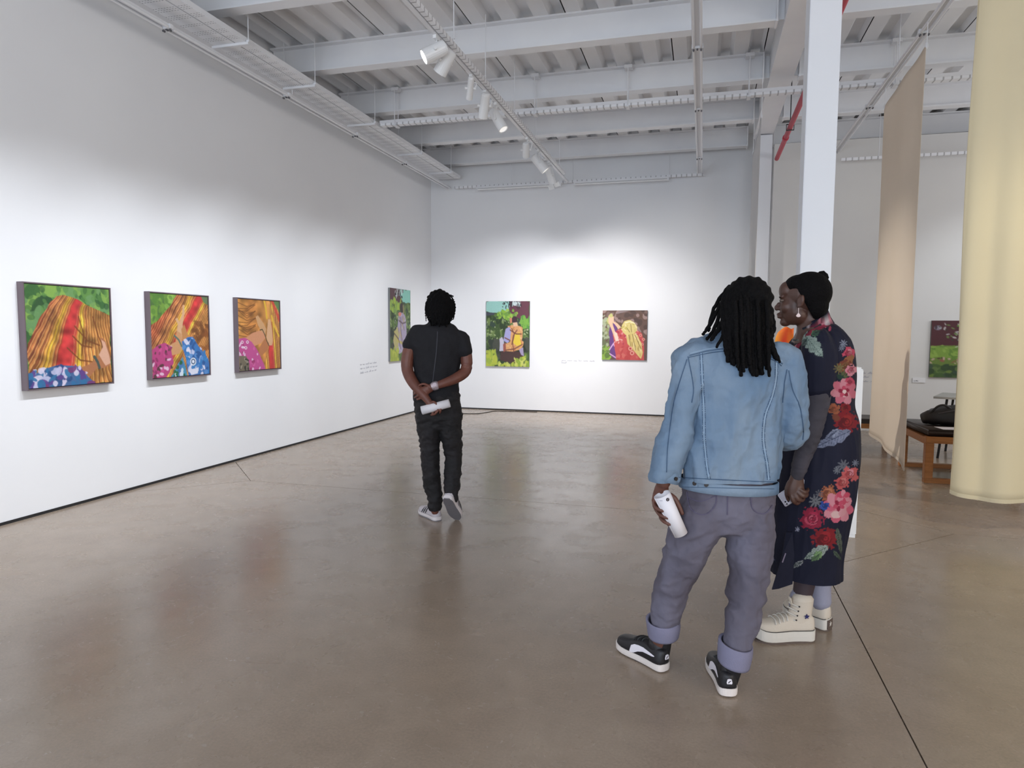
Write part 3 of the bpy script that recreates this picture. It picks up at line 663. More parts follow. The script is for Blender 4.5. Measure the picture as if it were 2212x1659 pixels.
def art_left_far():
    c = Cv(110, 170, (76, 98, 56), 90); garden(c, 31); al = np.ones(c.X.shape, bool)
    c.poly([(0, 0), (.6, 0), (.55, .2), (0, .22)], (96, 66, 72), .03); c.poly([(.5, 0), (1, 0), (1, .18), (.62, .19), (.5, .10)], (142, 214, 196), .03)
    c.dabs(40, al & (c.Y < .12) & (c.X > .25) & (c.X < .65), ((36, 40, 44), (210, 220, 220)), .035, .012, 32)
    c.dabs(40, al & (c.Y > .15) & (c.Y < .32) & (c.X < .6), ((170, 200, 70), (140, 180, 80)), .05, .03, 33)
    k = c.poly([(.40, .36), (.48, .32), (.66, .33), (.74, .38), (.80, .56), (.78, .75), (.74, .88), (.44, .90), (.24, .85), (.14, .74), (.20, .60), (.36, .52)], (176, 164, 192), .02)
    c.dabs(34, k, ((206, 200, 226), (150, 130, 150), (190, 170, 130)), .05, .02, 34, al=.7)
    k = c.poly([(.14, .72), (.22, .58), (.36, .52), (.42, .66), (.38, .80), (.24, .84)], (196, 184, 120), .02); c.line([(.2, .6), (.34, .72), (.6, .76)], .02, (206, 190, 90), .8)
    c.poly([(.38, .34), (.46, .32), (.56, .34), (.5, .38), (.42, .38)], (232, 140, 120)); c.el(.56, .26, .10, .07, (66, 62, 56)); c.line([(.64, .24), (.66, .32)], .03, (150, 140, 90))
    for p in ([(.42, .44), (.6, .48), (.76, .46)], [(.2, .62), (.4, .70), (.5, .84)], [(.5, .4), (.52, .6), (.6, .8)]): c.line(p, .012, (104, 84, 96), .8)
    c.dabs(50, al & (c.Y > .82) & (c.X < .4), ((196, 206, 80), (170, 186, 70)), .06, .04, 36)
    return c
def art_back2():
    c = Cv(140, 158, (112, 84, 74), 110); al = np.ones(c.X.shape, bool)
    c.dabs(70, al & (c.Y < .6), ((132, 104, 96), (90, 68, 62), (170, 140, 134), (110, 80, 66)), .06, .04, 41)
    c.dabs(60, al & (c.X < .18) & (c.Y > .12), ((150, 156, 100), (110, 120, 84), (176, 186, 150)), .04, .04, 42); c.dabs(40, al & (c.X < .2) & (c.Y > .72), ((150, 190, 70), (100, 130, 60)), .04, .04, 43)
    k = c.poly([(.15, .45), (.2, .22), (.28, .2), (.38, .5), (.34, .80), (.30, .99), (.2, .9)], (112, 64, 140), .02)
    c.line([(.17, .80), (.27, .66), (.28, .72)], .012, (230, 180, 235)); c.line([(.18, .88), (.34, .97)], .012, (224, 170, 220))
    k = c.poly([(.24, .50), (.34, .40), (.48, .36), (.80, .40), (.90, .46), (.94, .62), (.95, 1.01), (.32, 1.01), (.29, .75)], (218, 84, 82), .02)
    c.dabs(60, k & (c.Y < .7), ((240, 150, 150), (190, 50, 80), (250, 196, 180), (226, 100, 100)), .028, .018, 44); c.dabs(20, k & (c.Y > .7), ((226, 110, 100), (206, 70, 70)), .05, .03, 45)
    c.poly([(.10, .22), (.14, .10), (.20, .06), (.24, .10), (.24, .3), (.14, .28)], (206, 204, 120), .015)
    c.poly([(.14, .12), (.20, .15), (.26, .12), (.26, .22), (.34, .26), (.42, .34), (.36, .38), (.28, .28), (.22, .24), (.30, .44), (.34, .60), (.28, .56), (.20, .36), (.14, .24)], (244, 196, 160), .01)
    c.poly([(.27, .42), (.34, .46), (.38, .62), (.30, .62)], (250, 216, 196), .01)
    k = c.poly([(.44, .30), (.50, .22), (.62, .19), (.72, .24), (.79, .34), (.78, .42), (.68, .50), (.56, .52), (.46, .44)], (236, 214, 130), .01); c.dabs(14, k, ((250, 232, 170), (210, 190, 90)), .03, .015, 46)
    k = c.poly([(.54, .50), (.70, .46), (.80, .50), (.88, .66), (.92, .84), (.88, .98), (.80, .90), (.70, .78), (.58, .68)], (234, 206, 122), .012); c.dabs(20, k, ((250, 226, 160), (196, 164, 90)), .04, .012, 47, (1.0, 1.5))
    for a, b in (((.6, .5), (.66, .76)), ((.68, .48), (.76, .80)), ((.74, .5), (.88, .78)), ((.56, .36), (.62, .44)), ((.64, .28), (.66, .44))): c.line([a, b], .006, (140, 110, 60))
    c.line([(.52, .25), (.62, .23), (.72, .26)], .012, (254, 244, 190))
    for cx, cy, r in ((.64, .77, .045), (.68, .86, .045), (.86, .5, .03), (.93, .58, .03), (.91, .68, .025)): c.el(cx, cy, r, r*.95, (246, 170, 150)); c.el(cx, cy, r*.55, r*.5, (200, 60, 64))
    c.poly([(.28, .08), (.6, .02), (.4, .0)], (150, 130, 130)); return c
def art_right():
    c = Cv(150, 106, (120, 150, 60), 130); al = np.ones(c.X.shape, bool)
    c.dabs(90, al & (c.Y < .42), ((126, 170, 66), (80, 120, 50), (160, 200, 90), (60, 86, 44)), .05, .06, 51)
    c.poly([(0, 0), (.30, 0), (.30, .43), (0, .45)], (94, 44, 52), .02); c.el(.07, .13, .04, .04, (150, 140, 160)); c.el(.05, .12, .012, .04, (80, 60, 70))
    c.dabs(26, al & (c.X > .12) & (c.X < .34) & (c.Y < .35), ((60, 70, 50), (216, 214, 210), (120, 150, 80)), .012, .02, 52)
    c.dabs(50, al & (c.X > .28) & (c.Y < .45), ((150, 206, 70), (104, 160, 60), (180, 220, 120)), .04, .04, 53)
    c.poly([(0, .46), (.3, .44), (1, .42), (1, .68), (0, .66)], (140, 182, 66), .03); c.dabs(40, al & (c.Y > .45) & (c.Y < .66), ((160, 200, 80), (110, 156, 56)), .06, .02, 54)
    c.dabs(36, al & (c.Y > .64) & (c.Y < .76), ((206, 150, 130), (170, 96, 80), (226, 190, 170), (90, 70, 50)), .025, .015, 55)
    c.dabs(90, al & (c.Y > .76), ((78, 112, 54), (56, 84, 48), (110, 140, 70), (66, 90, 70)), .05, .04, 56)
    c.dabs(14, al & (c.X > .26) & (c.X < .4) & (c.Y > .3) & (c.Y < .5), ((240, 240, 236),), .006, .02, 57); c.el(.405, .75, .105, .17, (72, 22, 26)); c.a = np.clip(c.a*.92, 0, 1); return c
def canvas_mesh(name, c, org, ux, uz, w, h, m, parent):
    """flat printed canvas: org = upper left corner, ux/uz unit vectors right and up"""
    q = c.ss; img = c.a*(1+(np.random.RandomState(5).rand(c.h, c.w, 1)-.5)*.10); img = img.reshape(c.h//q, q, c.w//q, q, 3).mean((1, 3)); gm = img.mean(-1, keepdims=True); img = (gm+(img-gm)*.88)*.93; nx, ny = c.w//q, c.h//q; co = np.zeros(((nx+1)*(ny+1), 3)); gx, gy = np.meshgrid(np.linspace(0, 1, nx+1), np.linspace(0, 1, ny+1))
    o, a, b = np.array(org), np.array(ux)*w, np.array(uz)*h
    co = o+gx.ravel()[:, None]*a-gy.ravel()[:, None]*b
    i = (np.arange(ny)[:, None]*(nx+1)+np.arange(nx)[None, :]).ravel()
    f = np.stack([i, i+nx+1, i+nx+2, i+1], -1)
    me = bpy.data.meshes.new(name); me.from_pydata(co.tolist(), [], f.tolist())
    at_ = me.color_attributes.new('paint', 'FLOAT_COLOR', 'POINT')
    a = np.clip(img, 0, 1); a = np.where(a <= .04045, a/12.92, ((a+.055)/1.055)**2.4)
    ap = np.pad(a, ((0, 1), (0, 1), (0, 0)), 'edge'); am = np.pad(a, ((1, 0), (1, 0), (0, 0)), 'edge'); a = (ap+am+np.pad(a, ((0, 1), (1, 0), (0, 0)), 'edge')+np.pad(a, ((1, 0), (0, 1), (0, 0)), 'edge'))/4; a = a*.4+ap*.6
    cc = np.ones(((nx+1)*(ny+1), 4)); cc[:, :3] = a.reshape(-1, 3); at_.data.foreach_set('color', cc.ravel())
    me.materials.append(m); ob = bpy.data.objects.new(name, me); COL.objects.link(ob)
    ob.parent = parent; ob.matrix_parent_inverse = Matrix.Translation(-parent.location); return ob
PAINT = mat('painted_canvas', (1, 1, 1), 0.55, attr='paint', bump=0.05, bscale=300, spec=0.35)
FRAME = mat('frame_grey_wood', rgb(112, 98, 104), 0.5, col2=rgb(100, 88, 94), scale=10, stretch=(1, 1, 0.1))
EDGE = mat('canvas_edge', rgb(120, 122, 124), 0.7)
def picture(c, side, a0, a1, z0, z1, label, framed, depth=0.05):
    W, Hh = a1-a0, z1-z0
    if side == 'left':
        e = empty('painting', (LX, (a0+a1)/2, z0)); off = LX; T = lambda p, q, d: (off+d, a0+p, q)
        ux, nrm = (0, 1, 0), 1
        B = lambda bm, p0, p1, q0, q1, d0, d1: box(bm, off+d0, off+d1, a0+p0, a0+p1, q0, q1)
    else:
        yb = BY if side == 'back' else RBY
        e = empty('painting', ((a0+a1)/2, yb, z0)); T = lambda p, q, d: (a0+p, yb-d, q); ux = (1, 0, 0)
        B = lambda bm, p0, p1, q0, q1, d0, d1: box(bm, a0+p0, a0+p1, yb-d1, yb-d0, q0, q1)
    if framed:
        t, g = 0.010, 0.006
        for nm, (p0, p1, q0, q1) in (('frame_side', (0, t, z0, z1)), ('frame_side', (W-t, W, z0, z1)), ('frame_top', (t, W-t, z1-t, z1)), ('frame_bottom', (t, W-t, z0, z0+t))):
            bm = bmesh.new(); B(bm, p0, p1, q0, q1, 0.002, depth); add(nm, bm, FRAME, e)
        bm = bmesh.new(); B(bm, t, W-t, z0+t, z1-t, 0.004, depth-0.022); add('backing', bm, DARK, e)
        i = t+g; d = depth-0.006
        bm = bmesh.new(); B(bm, i, W-i, z0+i, z1-i, depth-0.021, d-0.001); add('stretcher', bm, DARK, e)
    else:
        i, d = 0, depth; bm = bmesh.new(); B(bm, 0, W, z0, z1, 0.002, depth-0.0008); add('stretched_canvas', bm, EDGE, e)
    canvas_mesh('picture', c, T(i, z1-i, d), ux, (0, 0, 1), W-2*i, Hh-2*i, PAINT, e)
    tag(e, label, 'painting'); return e
picture(art1(), 'left', 4.01, 4.81, 1.00, 1.835, 'grey-framed painting of one foot on a striped orange cloth, nearest of the framed three', True, 0.062)
picture(art2(), 'left', 5.24, 6.04, 1.00, 1.832, 'grey-framed painting of crossed feet with pink and blue patterned clothes, middle one', True, 0.06)
picture(art3(), 'left', 6.49, 7.29, 1.00, 1.838, 'grey-framed painting of bare feet beside pink patterned cloth, farthest framed one', True, 0.06)
picture(art_left_far(), 'left', 10.38, 11.20, 0.965, 2.19, 'tall unframed painting of a figure in lilac in a garden, near the corner', False, 0.035)
picture(art_back(), 'back', -3.92, -3.08, 0.825, 2.038, 'tall unframed garden painting of a seated figure in orange and yellow, on the back wall', False, 0.035)
picture(art_back2(), 'back', -1.735, -0.945, 0.985, 1.865, 'square unframed painting of a figure in red with a yellow headscarf, on the back wall', False, 0.035)
picture(art_right(), 'right', 3.26, 4.50, 0.842, 1.68, 'unframed green garden painting half hidden by the near curtain in the right bay', False, 0.03)
# pencilled handwriting on the walls and a small card
PENCIL = mat('pencil', rgb(172, 172, 184), 0.8)
def scribble(bm, o, ux, L, h, seed, r=0.0016):
    rr = random.Random(seed); o = Vector(o); ux = Vector(ux); x = 0; pts = []
    nrm = Vector((1, 0, 0)) if abs(ux.y) > .5 else Vector((0, -1, 0))
    while x < L:
        wl = rr.uniform(.05, .12)
        if x+wl > L: break
        pts = []; n = int(wl/.011)
        for i in range(n*2):
            tall = 2.2 if rr.random() < .16 else 1
            pts.append(o+ux*(x+i*wl/(n*2))+Vector((0, 0, (h*.5*tall if i % 2 else 0)+rr.uniform(-.15, .15)*h)))
        for p, q in zip(pts, pts[1:]):
            d = (q-p).normalized(); s = d.cross(nrm)*r
            bm.faces.new([bm.verts.new(v+nrm*0.0012) for v in (p-s, q-s, q+s, p+s)])
        x += wl+.025
def writing(label, side, lines):
    bm = bmesh.new()
    for k, (a, z, L, sl) in enumerate(lines):
        if side == 'left': o, ux = (LX, a, z), Vector((0, 1, sl)).normalized()
        else: o, ux = (a, BY if side == 'back' else RBY, z), Vector((1, 0, sl)).normalized()
        scribble(bm, o, ux, L, .028, hash(side) % 7+k if False else len(label)+k)
    tag(add('wall_writing', bm, PENCIL, None, recalc=False), label, 'writing')
writing('three faint pencilled lines of handwriting on the left wall before the tall garden painting', 'left', [(9.40, .945, .55, .03), (9.40, .885, .70, .03), (9.40, .815, .62, .05)])
writing('two faint pencilled lines of handwriting on the back wall between its two paintings', 'back', [(-2.48, .945, .68, 0), (-2.48, .905, .22, 0)])
writing('three short pencilled lines on the right bay wall beside the plinth', 'right', [(2.36, .87, .2, .02), (2.36, .81, .2, .02), (2.36, .745, .2, .02)])
writing('fragment of pencilled writing on the left wall at the picture edge, before the first painting', 'left', [(3.72, .965, .13, 0), (3.72, .925, .13, 0)])
cardm = mat('card', rgb(226, 226, 228), 0.7)
lc = empty('wall_label', (3.12, RBY, .76)); obox('card', 3.05, 3.22, RBY-0.012, RBY-0.001, .755, .825, cardm, lc)
bm = bmesh.new(); scribble(bm, (3.065, RBY-.0125, .775), (1, 0, 0), .14, .014, 3, .002); add('print', bm, BLACKM, lc, recalc=False)
tag(lc, 'small white label card on the right bay wall before the green painting', 'label')
# ------------------------------------------------------------------ hanging cloths
def cloth_mat(name, a, b, trl=0.35):
    m = mat(name, a, 0.85, col2=b, scale=1.1, bump=0.03, bscale=220); nt = m.node_tree; N = nt.nodes; L = nt.links
    p = N['Principled BSDF']; t = N.new('ShaderNodeBsdfTranslucent'); t.inputs[0].default_value = (*a, 1)
    mx = N.new('ShaderNodeMixShader'); mx.inputs[0].default_value = trl; out = N['Material Output']
    L.new(p.outputs[0], mx.inputs[1]); L.new(t.outputs[0], mx.inputs[2]); L.new(mx.outputs[0], out.inputs[0]); return m
CREAM = cloth_mat('cream_muslin', rgb(240, 230, 200), rgb(232, 222, 194)); PINKC = cloth_mat('pale_muslin', rgb(238, 228, 214), rgb(230, 220, 206)); WCL = cloth_mat('white_muslin', rgb(222, 222, 222), rgb(214, 214, 216))
def hanging(name, path, ztop, zbot, m, label, amp=0.02, freq=9.0, seed=0, sag=0.0, hooks=(0.02, 0.98), top=4.165):
    """path: list of (x, y); ztop/zbot may be functions of s in 0..1"""
    e = empty(name, (path[0][0], path[0][1], 0)); P = cr([tuple(p) for p in path], 24); n = len(P)-1; nz = 46
    bm = bmesh.new(); grid = []
    zt = ztop if callable(ztop) else (lambda s: ztop); zb = zbot if callable(zbot) else (lambda s: zbot)
    for i, p in enumerate(P):
        s = i/n; a = Vector(P[max(i-1, 0)]); b = Vector(P[min(i+1, n)]); t = (b-a).normalized(); nr = Vector((-t.y, t.x)); col = []
        for k in range(nz+1):
            f = k/nz; z = zt(s)*(1-f)+zb(s)*f
            d = amp*(0.35+0.65*f)*(math.sin(s*freq*2*PI+seed+0.6*math.sin(f*3))*.6+math.sin(s*freq*3.7+seed*2+f*1.5)*.4)
            ed = amp*.8*math.sin(f*7+seed)*(1 if s < .02 or s > .98 else 0)
            q = Vector(p)+nr*d+t*ed*.3
            col.append((q.x, q.y, z, nr.x, nr.y))
        grid.append(col)
    th = 0.0015
    F = [[bm.verts.new((c[0]+c[3]*th, c[1]+c[4]*th, c[2])) for c in col] for col in grid]; Bk = [[bm.verts.new((c[0]-c[3]*th, c[1]-c[4]*th, c[2])) for c in col] for col in grid]
    for i in range(n):
        for k in range(nz):
            bm.faces.new((F[i][k], F[i+1][k], F[i+1][k+1], F[i][k+1])); bm.faces.new((Bk[i][k], Bk[i][k+1], Bk[i+1][k+1], Bk[i+1][k]))
        bm.faces.new((F[i][0], Bk[i][0], Bk[i+1][0], F[i+1][0])); bm.faces.new((F[i][nz], F[i+1][nz], Bk[i+1][nz], Bk[i][nz]))
    for k in range(nz):
        bm.faces.new((F[0][k], F[0][k+1], Bk[0][k+1], Bk[0][k])); bm.faces.new((F[n][k], Bk[n][k], Bk[n][k+1], F[n][k+1]))
    add('cloth', bm, m, e, smooth=True)
    for h in hooks:
        i = min(n, int(h*n)); x, y = P[i][0], P[i][1]; z = zt(h)
        bm = bmesh.new(); rod(bm, (x, y, z-0.01), (x, y, top), 0.003, 6); ell(bm, (x, y, z), (0.012, 0.012, 0.03), None, 8); add('hook', bm, STEEL, e)
    # stitched hem as a folded band
    bm = bmesh.new()
    for i in range(n):
        q = []
        for j in (i, i+1):
            c = grid[j]; lo = c[-1]; hi = c[-2]; z1 = lo[2]; z2 = lo[2]+.03
            q.append(((lo[0]+lo[3]*.0035, lo[1]+lo[4]*.0035), z1, z2, (lo[0]-lo[3]*.0035, lo[1]-lo[4]*.0035)))
        (a, z1, z2, c), (b, z3, z4, d) = q
        bm.faces.new([bm.verts.new(v) for v in ((*a, z1), (*b, z3), (*b, z4), (*a, z2))]); bm.faces.new([bm.verts.new(v) for v in ((*c, z1), (*c, z2), (*d, z4), (*d, z3))])
    add('hem', bm, m, e)
    tag(e, label, 'curtain'); return e
hanging('hanging_cloth', [(1.80, 6.82), (1.81, 7.3), (1.835, 7.9), (1.86, 8.52)], 3.97, lambda s: .24+.09*min(1, s*1.7), PINKC, 'pale narrow hanging cloth seen edge-on, its hem slanting above the dark floor', 0.02, 2.3, 1.0)
hanging('hanging_cloth', [(1.855, 5.86), (2.0, 5.79), (2.2, 5.78), (2.6, 5.80), (3.1, 5.79), (3.6, 5.81)], 3.99, lambda s: .262-.03*math.sin(s*5), CREAM, 'large cream hanging cloth at the right edge in front of the bench', 0.036, 3.6, 2.2, hooks=(.02, .5, .98))
hanging('hanging_cloth', [(0.585, 8.50), (0.592, 9.0), (0.60, 9.7), (0.61, 10.25)], 3.97, .35, WCL, 'white hanging cloth far back, left of the tall column', 0.016, 2, 0.3, top=ZD-.001)

# ------------------------------------------------------------------ bench with bag, table
WOODB = mat('bench_beech', rgb(176, 118, 66), 0.45, col2=rgb(150, 96, 50), scale=6, stretch=(1, 8, 8), bump=0.03)
LEATH = mat('dark_leather', rgb(44, 30, 28), 0.4, col2=rgb(34, 24, 22), scale=5, bump=0.05)
b = empty('bench', (2.75, 8.0, 0)); bx0, bx1, by0, by1 = 2.165, 3.35, 7.55, 8.50
for yy, nm in ((by0, 'near'), (by1-.075, 'far')):
    for xx in (bx0, bx1-.075): obox('leg', xx, xx+.075, yy, yy+.075, .045, .40, WOODB, b, .004)
    obox('top_rail', bx0, bx1, yy, yy+.075, .40, .465, WOODB, b, .004); obox('floor_rail', bx0, bx1, yy, yy+.075, 0, .045, WOODB, b, .004)
for xx in (bx0+.01, bx1-.075): obox('side_rail', xx, xx+.06, by0+.075, by1-.075, .38, .45, WOODB, b, .003)
obox('seat_board', bx0+.07, bx1-.075, by0+.075, by1-.075, .43, .455, LEATH, b)
bm = bmesh.new(); box(bm, bx0+.01, bx1-.02, by0+.02, by1-.01, .467, .535); bmesh.ops.bevel(bm, geom=bm.edges[:], offset=.018, segments=3, affect='EDGES'); add('seat_pad', bm, LEATH, b, smooth=True)
tag(b, 'low wooden bench with a dark leather seat behind the curtains', 'bench')
b2 = empty('bench', (2.4, 9.6, 0))
for xx in (1.70, 2.3):
    for yy in (9.3, 9.75): obox('leg', xx, xx+.06, yy, yy+.06, 0, .36, WOODB, b2, .003)
for yy in (9.3, 9.75): obox('rail', 1.76, 2.3, yy, yy+.06, .30, .36, WOODB, b2, .003)
bm = bmesh.new(); box(bm, 1.70, 2.36, 9.3, 9.81, .36, .42); bmesh.ops.bevel(bm, geom=bm.edges[:], offset=.01, segments=2, affect='EDGES'); add('seat_pad', bm, LEATH, b2)
tag(b2, 'second dark low bench farther back, glimpsed past the slanting cloth', 'bench')
BAGM = mat('black_nylon', rgb(26, 23, 26), 0.5, col2=rgb(16, 14, 17), scale=14, bump=.3, bscale=18)
bg = empty('bag', (2.62, 7.95, .536)); bm = bmesh.new()
tube(bm, [(Vector((2.27, 8.0, .60)), .05, .06), (Vector((2.33, 7.97, .62)), .10, .08), (Vector((2.50, 7.95, .645)), .135, .105), (Vector((2.68, 7.95, .64)), .13, .10), (Vector((2.80, 7.96, .60)), .08, .07), (Vector((2.84, 7.97, .57)), .04, .04)], 18, 4, ref=(0, 0, 1), power=2.6)
for v in bm.verts:
    v.co.z = max(v.co.z, .538); v.co += Vector((0, 0, .008*math.sin(v.co.x*60)*math.cos(v.co.y*40)))
    v.co.z = max(v.co.z, .538)
add('body', bm, BAGM, bg, smooth=True)
bm = bmesh.new(); tube(bm, [(Vector((2.29, 7.90, .66)), .012, .006), (Vector((2.34, 7.87, .735)), .012, .006), (Vector((2.40, 7.86, .755)), .012, .006), (Vector((2.46, 7.86, .72)), .012, .006)], 8, 4); add('strap', bm, BAGM, bg, smooth=True)
bm = bmesh.new(); tube(bm, [(Vector((2.35, 7.846, .67)), .005, .003), (Vector((2.52, 7.816, .71)), .005, .003), (Vector((2.72, 7.826, .68)), .005, .003)], 6, 4); add('zip', bm, mat('zip_grey', rgb(70, 66, 72), .4), bg, smooth=True)
tag(bg, 'slumped black bag lying on the leather bench', 'bag')
PAPER = mat('paper', rgb(228, 224, 228), 0.65, col2=rgb(220, 216, 220), scale=3)
bm = bmesh.new(); box(bm, -.21, .21, -.10, .10, 0, .003, Matrix.Translation((2.52, 7.72, .5365)) @ Matrix.Rotation(.12, 4, 'Z'))
tag(add('paper_sheet', bm, PAPER), 'white paper sheet lying in front of the black bag on the bench', 'paper')
TBL = mat('grey_laminate', rgb(168, 168, 166), 0.5); t = empty('table', (3.5, 9.15, 0)); R_ = Matrix.Translation((3.50, 9.15, 0)) @ Matrix.Rotation(math.radians(-24), 4, 'Z')
bm = bmesh.new(); box(bm, -.75, .75, -.36, .36, .715, .74, R_); add('tabletop', bm, TBL, t)
for sx in (-1, 1):
    for sy in (-1, 1):
        bm = bmesh.new(); rod(bm, R_ @ Vector((sx*.62, sy*.28, .715)), R_ @ Vector((sx*.68, sy*.32, 0)), .014); add('leg', bm, BLACKM, t)
tag(t, 'light grey table standing behind the bench below the green painting', 'table')
# ------------------------------------------------------------------ visitors
SKIN1 = mat('skin_brown', rgb(104, 66, 54), 0.5, col2=rgb(92, 58, 48), scale=18, bump=.04, bscale=160)
SKIN2 = mat('skin_deep', rgb(84, 56, 46), 0.45, col2=rgb(70, 46, 38), scale=16, bump=.04, bscale=160)
SKIN3 = mat('skin_dark', rgb(112, 66, 52), 0.5, col2=rgb(96, 56, 46), scale=18, bump=.04, bscale=160)
HAIR = mat('black_hair', rgb(9, 8, 9), 0.8, bump=.6, bscale=140, spec=0.12)
EYEW = mat('eye_white', rgb(110, 94, 84), 0.5); IRIS = mat('iris', rgb(30, 20, 16), 0.2)
class Fig:
    def __init__(s, D, base_px, label, name='person'):
        s.D = D; s.k = D/FPX
        g = onz(*base_px); s.e = empty(name, (g.x, g.y, 0)); tag(s.e, label, 'person')
        s.rt = Vector((FW.y, -FW.x, 0))
    def p(s, u, v, dd=0.0): return at(u, v, s.D+dd)
    def T(s, bm, pts, seg=16, sub=4, ref=None, power=2.0):
        """pts: (u, v, dd, r_px[, depth_px])"""
        o = []
        for q in pts:
            u, v, dd, r = q[:4]; r2 = q[4] if len(q) > 4 else r
            k = (s.D+dd)/FPX; o.append((s.p(u, v, dd), r*k, r2*k))
        tube(bm, o, seg, sub, ref or FW, power=power)
def head_frame(c, face, up=(0, 0, 1)):
    y = Vector(face).normalized(); z = Vector(up); z = (z-y*z.dot(y)).normalized(); x = y.cross(z)
    return Matrix(((x.x, y.x, z.x, c.x), (x.y, y.y, z.y, c.y), (x.z, y.z, z.z, c.z), (0, 0, 0, 1)))
def head(bm, M, sc=1.0, fem=False):
    M = M @ Matrix.Scale(sc, 4)
    E_ = lambda c, r, seg=16: ell(bm, c, r, M, seg)
    E_((0, -.018, .032), (.076, .093, .088), 20); E_((0, .028, -.028), (.060, .060, .082), 20); E_((0, .012, -.06), (.058, .055, .050))
    E_((0, .062, -.096), (.024, .024, .020)); E_((0, .060, .045), (.055, .036, .045))
    E_((0, .078, .016), (.048, .014, .011)); E_((-.036, .058, -.030), (.024, .026, .028)); E_((.036, .058, -.030), (.024, .026, .028))
    for a, b, c, r in ((.084, .010, .084, .009), (.098, -.016, .092, .011), (.106, -.030, .100, .013)): E_((0, a-.006, b), (r*.9, r, r*1.1), 10)
    for s in (-1, 1): E_((s*.013, .092, -.034), (.009, .011, .008), 10)
    E_((0, .088, -.060), (.024, .013, .0075), 12); E_((0, .086, -.072), (.021, .013, .008), 12)
    for s in (-1, 1):
        E_((s*.077, -.002, -.008), (.007, .017, .026), 12); E_((s*.080, -.010, .000), (.008, .009, .022), 10); E_((s*.076, .006, -.028), (.007, .008, .009), 8)
def eyes(M, parent, sc=1.0):
    for s in (-1, 1):
        bm = bmesh.new(); ell(bm, (s*.030, .0765, .000), (.0125, .0105, .0065), M @ Matrix.Scale(sc, 4), 14); o = add('eye', bm, EYEW, parent, smooth=True)
        bm = bmesh.new(); ell(bm, (s*.030, .0850, .000), (.0055, .0035, .0055), M @ Matrix.Scale(sc, 4), 12); add('iris', bm, IRIS, parent, smooth=True)
        bm = bmesh.new(); tube(bm, [((M @ Matrix.Scale(sc, 4)) @ Vector(q), .0022, .0022) for q in ((s*.014, .084, .012), (s*.030, .090, .0165), (s*.046, .082, .012))], 6, 3); add('eyelid', bm, HAIR, parent, smooth=True)
def gen_hand(bm, wrist, d, nrm, side=1, curl=.5, sc=1.0):
    """relaxed hand; d along fingers, nrm back of the hand, side = thumb side sign"""
    d = Vector(d).normalized(); nrm = Vector(nrm); nrm = (nrm-d*nrm.dot(d)).normalized(); x = d.cross(nrm)*side
    wrist = Vector(wrist); P = lambda a, b, c: wrist+(d*a+x*b+nrm*c)*sc
    tube(bm, [(P(-.01, 0, 0), .026*sc, .018*sc), (P(.03, 0, 0), .034*sc, .017*sc), (P(.07, 0, 0), .041*sc, .015*sc), (P(.092, 0, 0), .040*sc, .013*sc)], 14, 3, ref=nrm)
    for i, (b, L) in enumerate(((.030, .072), (.010, .080), (-.011, .074), (-.031, .058))):
        pts = [P(.078, b, 0)]; a = 0; pos = Vector((.09, b*1.05, 0)); pts.append(P(*pos))
        for j, f in enumerate((.45, .32, .25)):
            a += curl*(.5+.35*j); pos = pos+Vector((math.cos(a)*L*f, b*.04, -math.sin(a)*L*f)); pts.append(P(*pos))
        tube(bm, [(p, r*sc, r*sc) for p, r in zip(pts, (.010, .0098, .0092, .0086, .0076))], 10, 3, ref=nrm)
    tube(bm, [(P(.012, .026, -.004), .013*sc, .013*sc), (P(.042, .050, -.012), .012*sc, .012*sc), (P(.066, .062, -.022), .0105*sc, .0105*sc), (P(.090, .066, -.030), .009*sc, .009*sc)], 10, 3, ref=nrm)
def folds(sc, amp, seed=0.0, stretch=(1, 1, .45)):
    S = Vector(stretch)
    def f(c):
        q = Vector((c.x*S.x, c.y*S.y, c.z*S.z))*sc+Vector((seed, seed*.7, 0))
        n = noise.noise(q+Vector((noise.noise(q*.6)*1.2, 0, noise.noise(q*.5+Vector((9, 0, 0)))*1.6)))
        return amp*(n*1.1-abs(noise.noise(q*1.9))*.8)
    return f

